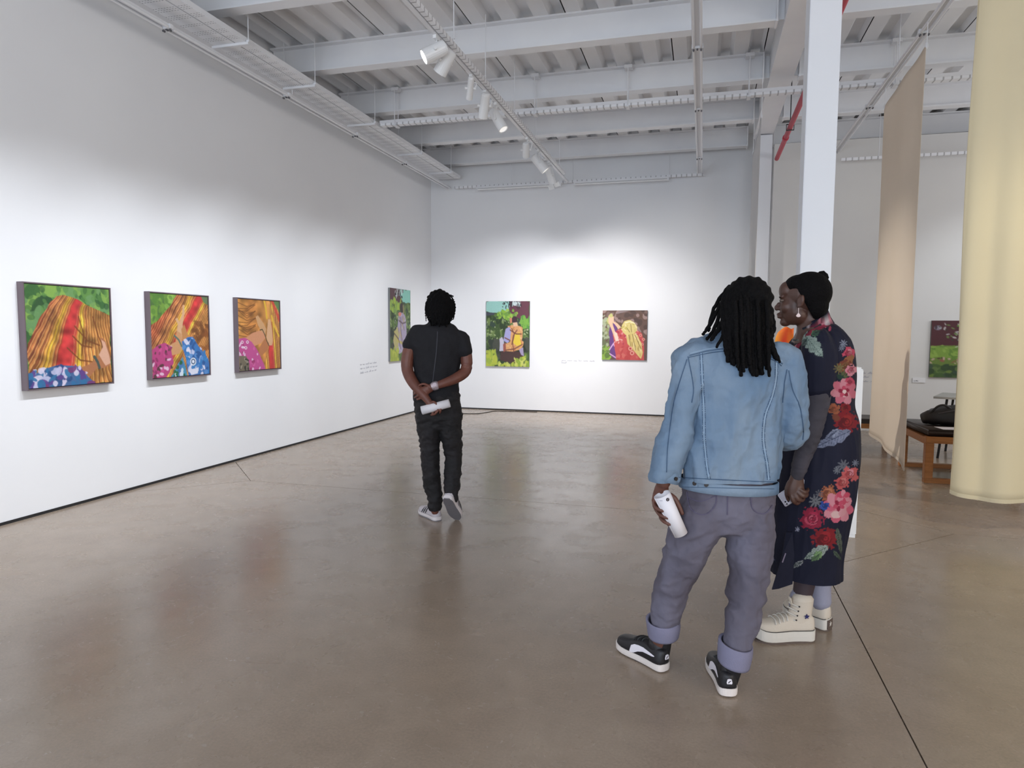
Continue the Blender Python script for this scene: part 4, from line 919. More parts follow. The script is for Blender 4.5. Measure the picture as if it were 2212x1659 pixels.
# ---- shoes
def shoe(e, M, L, W, mats, name='shoe', sole_t=.028, prof=None, low=None, toe_spring=.008, platform=0.0, wear=None):
    up_m, sole_m = mats[:2]
    def hw(t):
        return W/2*np.interp(t, [0, .005, .015, .03, .05, .08, .12, .2, .3, .45, .6, .72, .82, .9, .94, .97, .985, 1.0], [.16, .32, .47, .59, .67, .73, .765, .78, .78, .82, .94, 1.0, .97, .85, .72, .54, .40, .14])
    def off(t): return W*.05*math.sin(t*PI*.9)-W*.03
    def zb(t): return toe_spring*max(0, (t-.72)/.28)**2+toe_spring*.3*max(0, (.06-t)/.06)
    e2 = empty(name, (0, 0, 0)) if False else None
    bm = bmesh.new(); R = []
    ts = [0, .005, .015, .03, .05, .08, .11, .14, .22, .3, .4, .5, .6, .7, .78, .85, .88, .91, .94, .96, .975, .99, 1.0]
    for k, (f, z) in enumerate(((.92, 0), (1.0, .004), (1.03, sole_t*.5), (1.02, sole_t), (.93, sole_t+.001))):
        ring = [M @ Vector((off(t)+hw(t)*f, t*L, zb(t)+z)) for t in ts]+[M @ Vector((off(t)-hw(t)*f, t*L, zb(t)+z)) for t in ts[::-1]]
        R.append([bm.verts.new(q) for q in ring])
    n = len(R[0])
    for a, b in zip(R, R[1:]):
        for i in range(n): bm.faces.new((a[i], a[(i+1) % n], b[(i+1) % n], b[i]))
    bm.faces.new(R[0][::-1]); bm.faces.new(R[-1]); sole = add('sole', bm, sole_m, e, smooth=False)
    prof = prof or ([0, .04, .15, .3, .42, .55, .7, .85, .95, 1], [.050, .068, .070, .062, .074, .066, .050, .040, .030, .010])
    def S(t, th, o=0.0):
        h = np.interp(t, *prof); w = hw(t)*.97+o; c, s = math.cos(th), math.sin(th)
        return M @ Vector((off(t)+math.copysign(abs(c)**.62, c)*w, L*(.012+t*.972), zb(t)+sole_t-.002+(abs(s)**.85)*(h+o)))
    bm = bmesh.new(); tt = [0, .02, .06, .12, .2, .3, .4, .5, .6, .7, .8, .88, .94, .98, 1.0]; R = []
    for t in tt: R.append([bm.verts.new(S(t, PI*k/16)) for k in range(17)])
    for a, b in zip(R, R[1:]):
        for i in range(16): bm.faces.new((a[i], a[i+1], b[i+1], b[i]))
    bm.faces.new(R[0]); bm.faces.new(R[-1][::-1])
    for a, b in zip(R, R[1:]): bm.faces.new((a[16], a[0], b[0], b[16]))
    add('upper', bm, up_m, e, smooth=True)
    return S
def patch(e, name, S, pts, m, off_=.0015, nu=6):
    """coloured panel lying on a shoe: list of (t, th_low, th_high)"""
    bm = bmesh.new(); R = []
    for t, a, b in pts: R.append([bm.verts.new(S(t, a+(b-a)*k/nu, off_)) for k in range(nu+1)])
    for a, b in zip(R, R[1:]):
        for i in range(nu): bm.faces.new((a[i], a[i+1], b[i+1], b[i]))
    return add(name, bm, m, e, smooth=True)
def shoe_M(heel, toe, z=0.0, pitch=0.0, roll=0.0):
    h, t = Vector(heel), Vector(toe); y = (t-h); L = Vector((y.x, y.y, 0)).length; y.z = 0; y.normalize()
    x = Vector((y.y, -y.x, 0)); M = Matrix(((x.x, y.x, 0, h.x), (x.y, y.y, 0, h.y), (0, 0, 1, z), (0, 0, 0, 1)))
    return M @ Matrix.Rotation(pitch, 4, 'X') @ Matrix.Rotation(roll, 4, 'Y')

def drape(bvh, pts, lift=.002):
    out = []
    for u, v in pts:
        d = ray(u, v).normalized(); h = bvh.ray_cast(CAM, d)
        if h[0] is not None: out.append((h[0]+h[1]*lift if h[1].dot(d) < 0 else h[0]-h[1]*lift, h[1] if h[1].dot(d) < 0 else -h[1]))
    return out
def dens(pts, n=10):
    return [(p[0], p[1]) for p in cr([tuple(map(float, q)) for q in pts], n)]
def strip(bm, path, w, h=.0012):
    """raised band following (point, normal) pairs"""
    R = []
    for i, (p, n) in enumerate(path):
        t = (path[min(i+1, len(path)-1)][0]-path[max(i-1, 0)][0])
        if t.length < 1e-7: continue
        s = t.normalized().cross(n).normalized()
        R.append([bm.verts.new(q) for q in (p-s*w/2-n*.003, p-s*w/2+n*h, p+s*w/2+n*h, p+s*w/2-n*.003)])
    for a, b in zip(R, R[1:]):
        if (a[1].co-b[1].co).length > .05: continue
        for i in range(3): bm.faces.new((a[i], a[i+1], b[i+1], b[i]))
def bvh_of(o):
    bm = bmesh.new(); bm.from_mesh(o.data); bm.transform(o.matrix_world if o.parent is None else Matrix.Identity(4)); t = BVHTree.FromBMesh(bm); bm.free(); return t

# ================================================================== visitor in the denim jacket
A = Fig(2.80, (1490, 1480), 'person in a light blue denim jacket with long black locs, seen from behind')
DEN = mat('denim', rgb(84, 110, 138), 0.9, col2=rgb(124, 141, 158), scale=4.5, detail=8, bump=.55, bscale=26, stretch=(1, 1, .6))
DEND = mat('denim_seam', rgb(62, 84, 110), 0.9); DENL = mat('denim_light', rgb(134, 154, 174), 0.9)
JEAN = mat('grey_violet_jeans', rgb(78, 72, 82), 0.9, col2=rgb(108, 105, 120), scale=3.6, detail=7, bump=.45, bscale=24, stretch=(1, 1, .8))
JEANC = mat('turn_up', rgb(122, 120, 142), 0.9, bump=.2, bscale=240); BRASS = mat('dull_button', rgb(70, 66, 66), 0.35, metal=.7)
bm = bmesh.new(); hA = A.p(1606, 667, .02); faceA = FW*0.95+A.rt*-.30; MA = head_frame(hA, faceA)
head(bm, MA, .98)
A.T(bm, [(1604, 690, 0, 29), (1602, 722, .0, 30), (1600, 750, .0, 36)], 16)
A.T(bm, [(1600, 750, 0, 50, 34), (1598, 785, .01, 92, 46), (1592, 850, .01, 80, 50), (1584, 930, .01, 72, 46), (1574, 1010, .01, 76, 48), (1572, 1080, 0, 88, 56), (1570, 1112, 0, 84, 50)], 20)
A.T(bm, [(1524, 1100, .0, 42), (1490, 1180, .03, 40), (1452, 1262, .07, 27), (1440, 1310, .09, 27), (1428, 1370, .11, 20), (1424, 1405, .12, 17)], 14)
A.T(bm, [(1620, 1100, .0, 44), (1618, 1190, .0, 38), (1612, 1290, -.04, 26), (1602, 1350, -.07, 27), (1585, 1430, -.10, 18), (1575, 1468, -.08, 16)], 14)
A.T(bm, [(1508, 778, 0, 28), (1475, 850, -.01, 21), (1457, 935, -.03, 18), (1444, 985, -.05, 19), (1434, 1045, -.06, 14)], 14)
A.T(bm, [(1690, 790, 0, 28), (1704, 870, 0, 21), (1708, 932, .04, 19), (1704, 950, .16, 18), (1694, 955, .30, 14)], 14, ref=(0, 0, 1))
gen_hand(bm, A.p(1693, 955, .31), FW+Vector((0, 0, .1))-A.rt*.2, (0, 0, 1), -1, .4)
# left hand closed around the roll
q = A.T
q(bm, [(1433, 1040, -.06, 13, 10), (1428, 1062, -.045, 17, 9), (1427, 1085, -.035, 20, 8), (1436, 1106, -.03, 18, 8)], 14)
for f in (((1420, 1072, -.03), (1414, 1088, -.05), (1418, 1098, -.085), (1432, 1104, -.106)),
          ((1424, 1086, -.028), (1420, 1103, -.045), (1427, 1113, -.085), (1443, 1119, -.105)),
          ((1431, 1097, -.026), (1427, 1116, -.045), (1434, 1126, -.085), (1447, 1133, -.103)),
          ((1440, 1104, -.026), (1440, 1124, -.035), (1446, 1134, -.05), (1456, 1140, -.06))):
    q(bm, [(*f[0], 5.2), (*f[1], 5.0), (*f[2], 4.8), (*f[3], 4.2)], 10)
q(bm, [(1440, 1066, -.05, 7), (1456, 1076, -.06, 6.6), (1466, 1092, -.068, 5.6), (1474, 1110, -.072, 4.6)], 10)
bodyA = fuse('body', bm, .0045, 3, SKIN1, A.e)
eyes(MA, A.e, .98)
# jeans
bm = bmesh.new()
A.T(bm, [(1573, 1035, 0, 98, 60), (1573, 1075, 0, 102, 68), (1570, 1108, 0, 104, 68)], 24)
A.T(bm, [(1521, 1095, 0, 55, 64), (1508, 1130, .0, 56, 60), (1480, 1200, .03, 48, 50), (1452, 1265, .06, 42, 44), (1440, 1310, .08, 37, 40), (1436, 1350, .10, 32, 36)], 20)
A.T(bm, [(1621, 1095, 0, 54, 64), (1622, 1150, .0, 51, 58), (1618, 1220, -.01, 48, 50), (1612, 1290, -.03, 42, 44), (1602, 1350, -.06, 38, 40), (1592, 1400, -.08, 33, 36)], 20)
jeans = fuse('jeans', bm, .008, 4, JEAN, A.e, lambda c: folds(8, .013, 2.0, (1, 1, 1.2))(c)+folds(20, .004, 4.0, (1, 1, 1.6))(c))
for pts, nm in (([(1432, 1338, .10, 37, 40), (1433, 1352, .10, 37, 40), (1432, 1372, .105, 34, 37)], 'turn_up'), ([(1590, 1388, -.085, 37, 40), (1588, 1405, -.09, 37.5, 40), (1584, 1432, -.095, 35, 37)], 'turn_up')):
    bm = bmesh.new(); rings = []
    P_ = cr([tuple(map(float, p_)) for p_ in pts], 4)
    for sgn in (0, 1):
        for (u, v, dd, r, r2) in (P_ if sgn == 0 else P_[::-1]):
            k = (A.D+dd)/FPX; c = A.p(u, v, dd); rr, r22 = (r, r2) if sgn == 0 else (r-5, r2-5)
            ring = []
            for j in range(28):
                t = 2*PI*j/28; wv = 1+.03*math.sin(3*t+len(rings)*.2)
                tilt = -.16 if nm and pts[0][0] > 1500 else .06
                ring.append(bm.verts.new(c+A.rt*rr*k*wv*math.cos(t)+FW*r22*k*math.sin(t)+Vector((0, 0, rr*k*(tilt*math.cos(t)+.12*math.sin(t))))))
            rings.append(ring)
    for a, b_ in zip(rings, rings[1:]+rings[:1]):
        for j in range(28): bm.faces.new((a[j], a[(j+1) % 28], b_[(j+1) % 28], b_[j]))
    add(nm, bm, JEANC, A.e, smooth=True)
bt = bvh_of(jeans)
bm = bmesh.new()
for pl_ in ([(1484, 1062), (1492, 1098), (1520, 1112), (1545, 1092), (1547, 1060)], [(1622, 1062), (1625, 1098), (1650, 1110), (1668, 1092)], [(1572, 1062), (1571, 1112)], [(1484, 1073), (1512, 1083), (1546, 1071)]):
    strip(bm, drape(bt, dens(pl_, 6)), .004)
add('pocket_seam', bm, mat('jean_seam', rgb(84, 78, 98), .9), A.e)
# jacket
bm = bmesh.new()
A.T(bm, [(1602, 722, .0, 40, 38), (1600, 742, .0, 66, 46), (1596, 770, .0, 104, 58), (1594, 800, .0, 112, 62), (1590, 860, .0, 104, 64), (1584, 930, 0, 104, 66), (1577, 1000, 0, 106, 68), (1574, 1035, 0, 104, 68), (1573, 1044, 0, 103, 67)], 28)
A.T(bm, [(1520, 768, 0, 34, 44), (1498, 790, -.005, 40, 44), (1478, 850, -.015, 35, 40), (1463, 915, -.03, 32, 36), (1450, 975, -.05, 30, 33), (1440, 1022, -.06, 27, 28), (1438, 1032, -.062, 27, 28)], 20)
A.T(bm, [(1672, 776, 0, 34, 44), (1692, 800, 0, 38, 42), (1704, 860, 0, 35, 38), (1708, 915, .015, 35, 36), (1706, 934, .07, 33, 33), (1700, 938, .17, 29, 30), (1694, 943, .28, 25, 26)], 20, ref=(0, 0, 1))
def jf(c):
    return folds(6, .026, 5.0, (1.3, 1.3, .5))(c)+folds(15, .007, 1.0, (1, 1, 1.2))(c)+.010
jack = fuse('denim_jacket', bm, .0065, 3, DEN, A.e, jf)
tb = bmesh.new(); tb.from_mesh(jack.data); bmesh.ops.bisect_plane(tb, geom=tb.verts[:]+tb.edges[:]+tb.faces[:], plane_co=A.p(1573, 1046, -.12), plane_no=Vector((0, 0, -1)), clear_outer=True); tb.to_mesh(jack.data); tb.free(); jack.data.shade_smooth()
bj = bvh_of(jack)
bm = bmesh.new()      # collar
cpts = [(1560, 735, -.10), (1572, 722, -.115), (1600, 716, -.12), (1630, 722, -.115), (1646, 738, -.10), (1652, 744, -.02), (1640, 742, .07), (1600, 742, .1), (1560, 742, .07), (1552, 744, -.02)]
k_ = A.D/FPX; tube(bm, [(A.p(u, v+14, dd*.72), 5*k_, 15*k_) for u, v, dd in cpts[:-1]+[(1553, 744, -.03), cpts[0]]], 12, 5, ref=(0, 0, 1), power=2.6)
add('collar', bm, DEN, A.e, smooth=True)
dk, lt = bmesh.new(), bmesh.new()
S_ = [[(1489, 768), (1530, 758), (1570, 754), (1620, 757), (1668, 772), (1690, 786)], [(1488, 772), (1530, 763), (1570, 759), (1620, 762), (1668, 777), (1688, 790)],
      [(1512, 762), (1515, 830), (1518, 890), (1519, 950), (1524, 1000), (1529, 1034)], [(1517, 762), (1520, 830), (1523, 890), (1524, 950), (1529, 1000), (1534, 1034)],
      [(1675, 778), (1673, 820), (1664, 860), (1650, 900), (1646, 950), (1654, 1000), (1658, 1036)], [(1680, 780), (1678, 820), (1669, 860), (1655, 900), (1651, 950), (1659, 1000), (1663, 1036)],
      [(1484, 776), (1470, 820), (1456, 870), (1448, 920), (1442, 970), (1440, 1020)], [(1704, 800), (1712, 840), (1728, 880), (1735, 925), (1734, 950)],
      [(1486, 770), (1492, 800), (1498, 840), (1494, 870)], [(1700, 798), (1694, 830), (1690, 870)],
      [(1466, 1031), (1500, 1033), (1540, 1035), (1600, 1038), (1640, 1040), (1676, 1041)]]
for l in S_: strip(dk, drape(bj, dens(l, 12)), .0028, .0008)
for i in (2, 4):
    a = dens([((x+x2)/2, y) for (x, y), (x2, _) in zip(S_[i], S_[i+1])], 12); strip(lt, drape(bj, a, .0005), .009, .0012)
strip(lt, drape(bj, dens([(1490, 764), (1530, 754), (1570, 750), (1620, 753), (1668, 767), (1690, 781)], 12), .0005), .004, .001)
add('seam', dk, DEND, A.e); add('felled_seam', lt, DENL, A.e)
st = bmesh.new()      # stitch dashes along the felled seams and the waistband
for l, o_ in ((S_[2], -2.0), (S_[3], 2.0), (S_[4], -2.0), (S_[5], 2.0)):
    d_ = drape(bj, dens([(x+o_*.2, y) for x, y in l], 26), .0022)
    for i in range(0, len(d_)-1, 2): strip(st, d_[i:i+2], .0014, .0006)
add('stitching', st, mat('stitch', rgb(150, 166, 184), .9), A.e)
bm = bmesh.new()      # waistband as a raised belt around the hem
R = []
for z_, o_ in ((1034, 1.2), (1035, 4.2), (1056, 3.8), (1057, .5)):
    k = A.D/FPX; c = A.p(1573.3, z_, 0)
    R.append([bm.verts.new(c+A.rt*(104+o_)*k*math.cos(2*PI*j/60)+FW*(68+o_)*k*math.sin(2*PI*j/60)+Vector((0, 0, -.014*math.sin(2*PI*j/60)*0-.008*math.cos(2*PI*j/60)))) for j in range(60)])
for a, b_ in zip(R, R[1:]):
    for j in range(60): bm.faces.new((a[j], a[(j+1) % 60], b_[(j+1) % 60], b_[j]))
band = add('waistband', bm, DEN, A.e, smooth=True); bb = bvh_of(band)
bm = bmesh.new()
for v0 in (1037, 1054): strip(bm, drape(bb, [(x, v0+(x-1573)*.02) for x in range(1474, 1676, 6)], .0008), .0022, .0006)
add('band_stitching', bm, DEND, A.e)
bm = bmesh.new(); strip(bm, drape(bb, [(x, 1045+(x-1573)*.02) for x in range(1474, 1508, 3)], .001), .030, .002); add('adjuster_tab', bm, DEN, A.e)
for u, v in ((1501, 1044), (1526, 1047)):
    h = drape(bb, [(u, v)], .003)
    if h: bm = bmesh.new(); rod(bm, h[0][0]-h[0][1]*.004, h[0][0]+h[0][1]*.003, .0085, 16); add('button', bm, BRASS, A.e)
# cuff turned back, button tab
bm = bmesh.new(); k = A.D/FPX; c0, c1_ = A.p(1441, 1014, -.06), A.p(1434, 1038, -.063); ax = (c1_-c0).normalized(); xa = ax.cross(FW).normalized(); ya = ax.cross(xa); R = []
for c, r in ((c0, 29), (c0, 31), (c1_, 31.5), (c1_, 26), (c0+ax*.02, 22)):
    R.append([bm.verts.new(c+xa*r*k*math.cos(2*PI*j/32)+ya*r*k*math.sin(2*PI*j/32)) for j in range(32)])
for a, b_ in zip(R, R[1:]):
    for j in range(32): bm.faces.new((a[j], a[(j+1) % 32], b_[(j+1) % 32], b_[j]))
cf = add('cuff', bm, DEN, A.e, smooth=True); bc_ = bvh_of(cf)
h = drape(bc_, [(1459, 1034)], .003)
if h: bm = bmesh.new(); rod(bm, h[0][0]-h[0][1]*.004, h[0][0]+h[0][1]*.003, .008, 16); add('button', bm, BRASS, A.e)
# socks
SOCK = mat('black_sock', rgb(22, 18, 22), .8)
for pts in ([(1430, 1378, .12, 22), (1428, 1392, .125, 22), (1425, 1408, .135, 22), (1421, 1420, .14, 21)], [(1585, 1425, -.10, 21), (1580, 1446, -.09, 21.5), (1574, 1464, -.075, 21.5), (1570, 1478, -.065, 21)]):
    bm = bmesh.new(); A.T(bm, pts, 16); add('sock', bm, SOCK, A.e, smooth=True)
# hair: cap and locs, each a strand of its own
bm = bmesh.new(); Mh = MA
ell(bm, (0, -.026, .038), (.094, .106, .094), Mh, 24); ell(bm, (0, -.050, -.03), (.092, .080, .100), Mh, 20)
capA = fuse('hair_cap', bm, .006, 2, HAIR, A.e, lambda c: .004*math.sin(c.x*170)*math.cos(c.z*120))
rl = random.Random(4)
def lock(F_, parent, pts, r, seg=7, nm='loc'):
    bm = bmesh.new(); P_ = cr([tuple(map(float, p)) for p in pts], 6); o = []
    for i, (u, v, dd) in enumerate(P_):
        rr = r*(1+.16*math.sin(i*1.9+u))*(1-.35*(i/len(P_))**3); k = (F_.D+dd)/FPX; o.append((F_.p(u+.8*math.sin(i*1.3+v), v, dd), rr*k, rr*k))
    tube(bm, o, seg, 1, ref=FW); add(nm, bm, HAIR, parent, smooth=True)
for p in ([(1588, 625, .02), (1562, 652, 0), (1545, 680, -.01), (1530, 706, -.01), (1519, 722, -.02)], [(1590, 640, 0), (1560, 668, -.02), (1548, 700, -.03), (1535, 722, -.04), (1527, 732, -.05)],
          [(1580, 650, 0), (1566, 680, -.03), (1556, 705, -.05), (1543, 724, -.08), (1536, 735, -.10)], [(1592, 660, -.02), (1575, 700, -.05), (1560, 728, -.09), (1548, 750, -.11)],
          [(1575, 618, .03), (1552, 650, .02), (1540, 672, .01), (1533, 700, 0), (1531, 715, 0)], [(1625, 620, .02), (1655, 650, .02), (1668, 690, 0), (1664, 725, -.02), (1672, 755, -.07), (1684, 782, -.09)],
          [(1630, 630, 0), (1660, 665, 0), (1671, 700, -.01), (1668, 722, -.02), (1660, 738, -.05)], [(1640, 650, -.02), (1662, 700, -.03), (1664, 740, -.08), (1676, 772, -.10), (1682, 776, -.10)]):
    lock(A, A.e, p, rl.uniform(4.6, 6.0))
for i in range(34):
    f = i/33; u0 = 1568+f*84; s = (f-.5)*2; tu = 1566+f*98+rl.uniform(-3, 3); tv = rl.uniform(768, 800)+(12 if .35 < f else 0)-(14 if f < .12 else 0)
    d0 = -.105+.05*abs(s)**2+rl.uniform(0, .02)
    lock(A, A.e, [(1606+s*30, 612+16*abs(s), -.01-.03*(1-abs(s))), (u0+s*6, 648, d0), (u0+s*6+rl.uniform(-2, 2), 695, d0-.025), ((u0+tu)/2+rl.uniform(-3, 3), 740, -.125+.02*abs(s)), (tu, tv, -.132+.02*abs(s)+rl.uniform(-.006, .004))], rl.uniform(4.6, 6.4))
for u, v in ((1592, 812-20), (1618, 786), (1660, 812), (1640, 796), (1604, 802)):
    lock(A, A.e, [(u-4, 650, -.12), (u-2, 710, -.135), (u, 760, -.14), (u+2, v, -.138)], 5.2)
# shoes
BLK = mat('sneaker_black', rgb(24, 22, 26), .5, bump=.1, bscale=200); WSO = mat('white_rubber', rgb(222, 212, 206), .5); WLE = mat('white_leather', rgb(226, 220, 226), .5); GUM = mat('dark_outsole', rgb(70, 62, 62), .7)
def sneaker(heel, toe, side):
    e = A.e; M = shoe_M(heel, toe, .004); L = .295; S = shoe(e, M, L, .104, (BLK, WSO), sole_t=.030)
    bm = bmesh.new(); prism(bm, [(.04*math.cos(2*PI*j/24)*(.85 if math.sin(2*PI*j/24) < 0 else 1), .15+.143*math.sin(2*PI*j/24)) for j in range(24)], -.004, .001, M); add('outsole', bm, GUM, e)
    for sd in (0, 1):
        a = (lambda x: x) if sd == 0 else (lambda x: PI-x)
        patch(e, 'side_stripe', S, [(t, a(l), a(h)) for t, l, h in ((.62, .02, .10), (.60, .02, .50), (.54, .05, .62), (.46, .20, .62), (.36, .34, .66), (.26, .38, .62), (.18, .36, .52), (.12, .40, .46))], WLE, .0022)
    bm = bmesh.new(); h0 = S(0.0, PI/2, 0); y = (M.to_3x3() @ Vector((0, 1, 0))).normalized(); xx = (M.to_3x3() @ Vector((1, 0, 0))).normalized(); zz = Vector((0, 0, 1))
    c = M @ Vector((-.0028, -.0015, .066)); Mb = Matrix(((xx.x, -y.x, zz.x, c.x), (xx.y, -y.y, zz.y, c.y), (xx.z, -y.z, zz.z, c.z), (0, 0, 0, 1)))
    P_ = [(-.010, .010), (.010, .010), (.0115, .004), (.008, -.010), (0, -.012), (-.008, -.010), (-.0115, .004)]
    prism(bm, P_, 0, .002, Mb @ Matrix.Rotation(-PI/2, 4, 'X')); badge = add('heel_badge', bm, WLE, e)
    bm = bmesh.new(); prism(bm, [(-.006, .005), (-.002, .005), (.001, .000), (.006, -.003), (.005, -.005), (-.001, -.002), (-.004, .002)], .002, .003, Mb @ Matrix.Rotation(-PI/2, 4, 'X')); add('badge_mark', bm, BLK, e)
    bm = bmesh.new()   # ankle collar and laces
    tube(bm, [(M @ Vector((0, .055, .062)), .030, .040), (M @ Vector((0, .062, .088)), .031, .042), (M @ Vector((0, .066, .102)), .029, .040)], 18, 3, ref=y); add('ankle_collar', bm, BLK, e, smooth=True)
    for k in range(5):
        t = .42+.045*k; bm = bmesh.new(); tube(bm, [(S(t, th, .003), .0022, .0022) for th in (PI*.34, PI*.42, PI*.5, PI*.58, PI*.66)], 6, 2); add('lace', bm, BLK if k % 2 else mat('lace_grey', rgb(60, 62, 62), .8) if 'lace_grey' not in bpy.data.materials else bpy.data.materials['lace_grey'], e, smooth=True)
sneaker(onz(1440, 1452), onz(1350, 1403), 0)
sneaker(onz(1576, 1508), onz(1546, 1440), 1)
# the paper roll in the hand
def paper_roll(a, b, r, label, turns=1.6, mark=None, flare=1.0):
    a, b = Vector(a), Vector(b); T = (b-a).normalized(); X = T.orthogonal().normalized(); Y = T.cross(X); bm = bmesh.new(); R = []; n = 60
    for c, rr in ((a, r*flare), (a.lerp(b, .5), r*(1+flare)/2), (b, r)):
        R.append([bm.verts.new(c+X*(rr*(1-.10*j/n))*math.cos(2*PI*turns*j/n)+Y*(rr*(1-.10*j/n))*math.sin(2*PI*turns*j/n)) for j in range(n+1)])
    for p, q2 in zip(R, R[1:]):
        for j in range(n): bm.faces.new((p[j], p[j+1], q2[j+1], q2[j]))
    e = empty('paper_roll', a); o = add('sheet', bm, PAPER, e, smooth=True)
    so = o.modifiers.new('t', 'SOLIDIFY'); so.thickness = .0009
    tag(e, label, 'paper'); return e, o
rollA, sh = paper_roll(A.p(1430, 1068, -.092), A.p(1471, 1154, -.085), 15.5*2.75/FPX, 'white paper roll with a small dark dot, held by the person in the denim jacket', flare=1.22)
br = bvh_of(sh); h = drape(br, [(1442, 1079)], .0015)
if h:
    bm = bmesh.new(); p, n_ = h[0]; X = n_.orthogonal().normalized(); Y = n_.cross(X)
    bm.faces.new([bm.verts.new(p+X*.0072*math.cos(j*PI/10)+Y*.0072*math.sin(j*PI/10)) for j in range(20)]); add('printed_dot', bm, mat('ink', rgb(44, 36, 44), .6), rollA, recalc=False)
    bm = bmesh.new(); bm.faces.new([bm.verts.new(p+n_*.0006+X*x+Y*y) for x, y in ((-.004, -.003), (.004, .002), (.004, .003), (-.004, -.002))]); add('dot_mark', bm, PAPER, rollA, recalc=False)
h = [drape(br, [(1425+i*2, 1081.5)], .0012) for i in range(4)]; bm = bmesh.new(); strip(bm, [x[0] for x in h if x], .0015, .0003); add('printed_line', bm, PENCIL, rollA)
# ================================================================== visitor in the floral dress
Bf = Fig(3.25, (1745, 1385), 'person in a long navy dress with pink and red flowers, hair tied up, in profile')
bm = bmesh.new(); hB = Bf.p(1730, 650, 0); faceB = Bf.rt*-.9+FW*.43; MB_ = head_frame(hB, faceB, Vector((0, 0, 1))+Bf.rt*.06)
MB_ = MB_ @ Matrix.Scale(1.05, 4)
head(bm, MB_, 1.0, True)
Bf.T(bm, [(1744, 665, 0, 24, 24), (1748, 692, 0, 25, 25), (1754, 718, 0, 34, 34)], 16)
Bf.T(bm, [(1756, 712, 0, 34, 40), (1762, 745, 0, 50, 70), (1770, 800, 0, 52, 66), (1775, 860, 0, 48, 60), (1780, 930, 0, 54, 66), (1772, 1000, 0, 54, 66), (1765, 1060, 0, 48, 60)], 18)
Bf.T(bm, [(1762, 1040, -.07, 36), (1755, 1120, -.06, 32), (1748, 1190, -.05, 22), (1740, 1250, -.04, 20), (1733, 1300, -.03, 15), (1732, 1335, -.03, 15)], 14)
Bf.T(bm, [(1775, 1040, .08, 36), (1775, 1120, .08, 32), (1774, 1190, .08, 22), (1773, 1240, .08, 20), (1772, 1290, .08, 15), (1774, 1320, .08, 15)], 14)
Bf.T(bm, [(1772, 742, -.13, 24), (1770, 800, -.16, 23), (1764, 868, -.17, 20), (1747, 935, -.17, 19), (1731, 990, -.17, 15), (1722, 1028, -.17, 12)], 14)
Bf.T(bm, [(1752, 745, .15, 22), (1742, 810, .17, 21), (1736, 875, .17, 18), (1716, 930, .14, 16), (1704, 960, .10, 12)], 14)
gen_hand(bm, Bf.p(1703, 962, .10), Vector((0, 0, -1))-Bf.rt*.3, FW, 1, .6)
q = Bf.T
q(bm, [(1722, 1024, -.17, 13, 10), (1720, 1040, -.17, 17, 10), (1718, 1056, -.17, 20, 10), (1717, 1068, -.17, 19, 9)], 14)
for f in (((1726, 1056, -.185), (1737, 1063, -.19), (1744, 1061, -.175), (1745, 1056, -.155)), ((1723, 1063, -.185), (1733, 1072, -.19), (1742, 1071, -.175), (1744, 1066, -.155)),
          ((1717, 1068, -.182), (1723, 1079, -.185), (1733, 1081, -.17), (1737, 1076, -.155)), ((1709, 1070, -.178), (1713, 1082, -.18), (1721, 1088, -.165), (1727, 1085, -.155))):
    q(bm, [(*f[0], 4.6), (*f[1], 4.4), (*f[2], 4.1), (*f[3], 3.6)], 10)
q(bm, [(1706, 1042, -.165, 6), (1700, 1056, -.155, 5.2), (1700, 1070, -.15, 4.6), (1703, 1080, -.148, 4.0)], 10)
bodyB = fuse('body', bm, .0042, 2, SKIN2, Bf.e); eyes(MB_, Bf.e)
# phone behind the fingers
ph = empty('phone', Bf.p(1715, 1064, -.14)); a = Bf.p(1691, 1080, -.140); b_ = Bf.p(1741, 1047, -.140); c = (a+b_)/2; X = (b_-a).normalized(); Z = -FW; Z = (Z-X*Z.dot(X)).normalized(); Y = Z.cross(X)
Mp = Matrix(((X.x, Y.x, Z.x, c.x), (X.y, Y.y, Z.y, c.y), (X.z, Y.z, Z.z, c.z), (0, 0, 0, 1))); PHW = mat('phone_case', rgb(196, 194, 206), .25)
bm = bmesh.new(); box(bm, -.072, .072, -.036, .036, -.004, .004, Mp); bmesh.ops.bevel(bm, geom=bm.edges[:], offset=.0035, segments=3, affect='EDGES'); add('case', bm, PHW, ph, smooth=True)
bm = bmesh.new(); box(bm, -.066, -.040, -.030, -.004, .004, .006, Mp); add('camera_bump', bm, PHW, ph)
for x, y in ((-.060, -.024), (-.060, -.011), (-.047, -.017)): bm = bmesh.new(); rod(bm, Mp @ Vector((x, y, .006)), Mp @ Vector((x, y, .0072)), .0045, 14); add('lens', bm, mat('lens_glass', rgb(40, 40, 50), .1) if 'lens_glass' not in bpy.data.materials else bpy.data.materials['lens_glass'], ph)
tag(ph, 'pale mobile phone held in the hand of the person in the floral dress', 'phone')
# hair pulled back into a small knot
bm = bmesh.new(); ell(bm, (0, -.034, .036), (.084, .096, .095), MB_, 24); ell(bm, (0, -.060, -.020), (.070, .058, .070), MB_, 18)
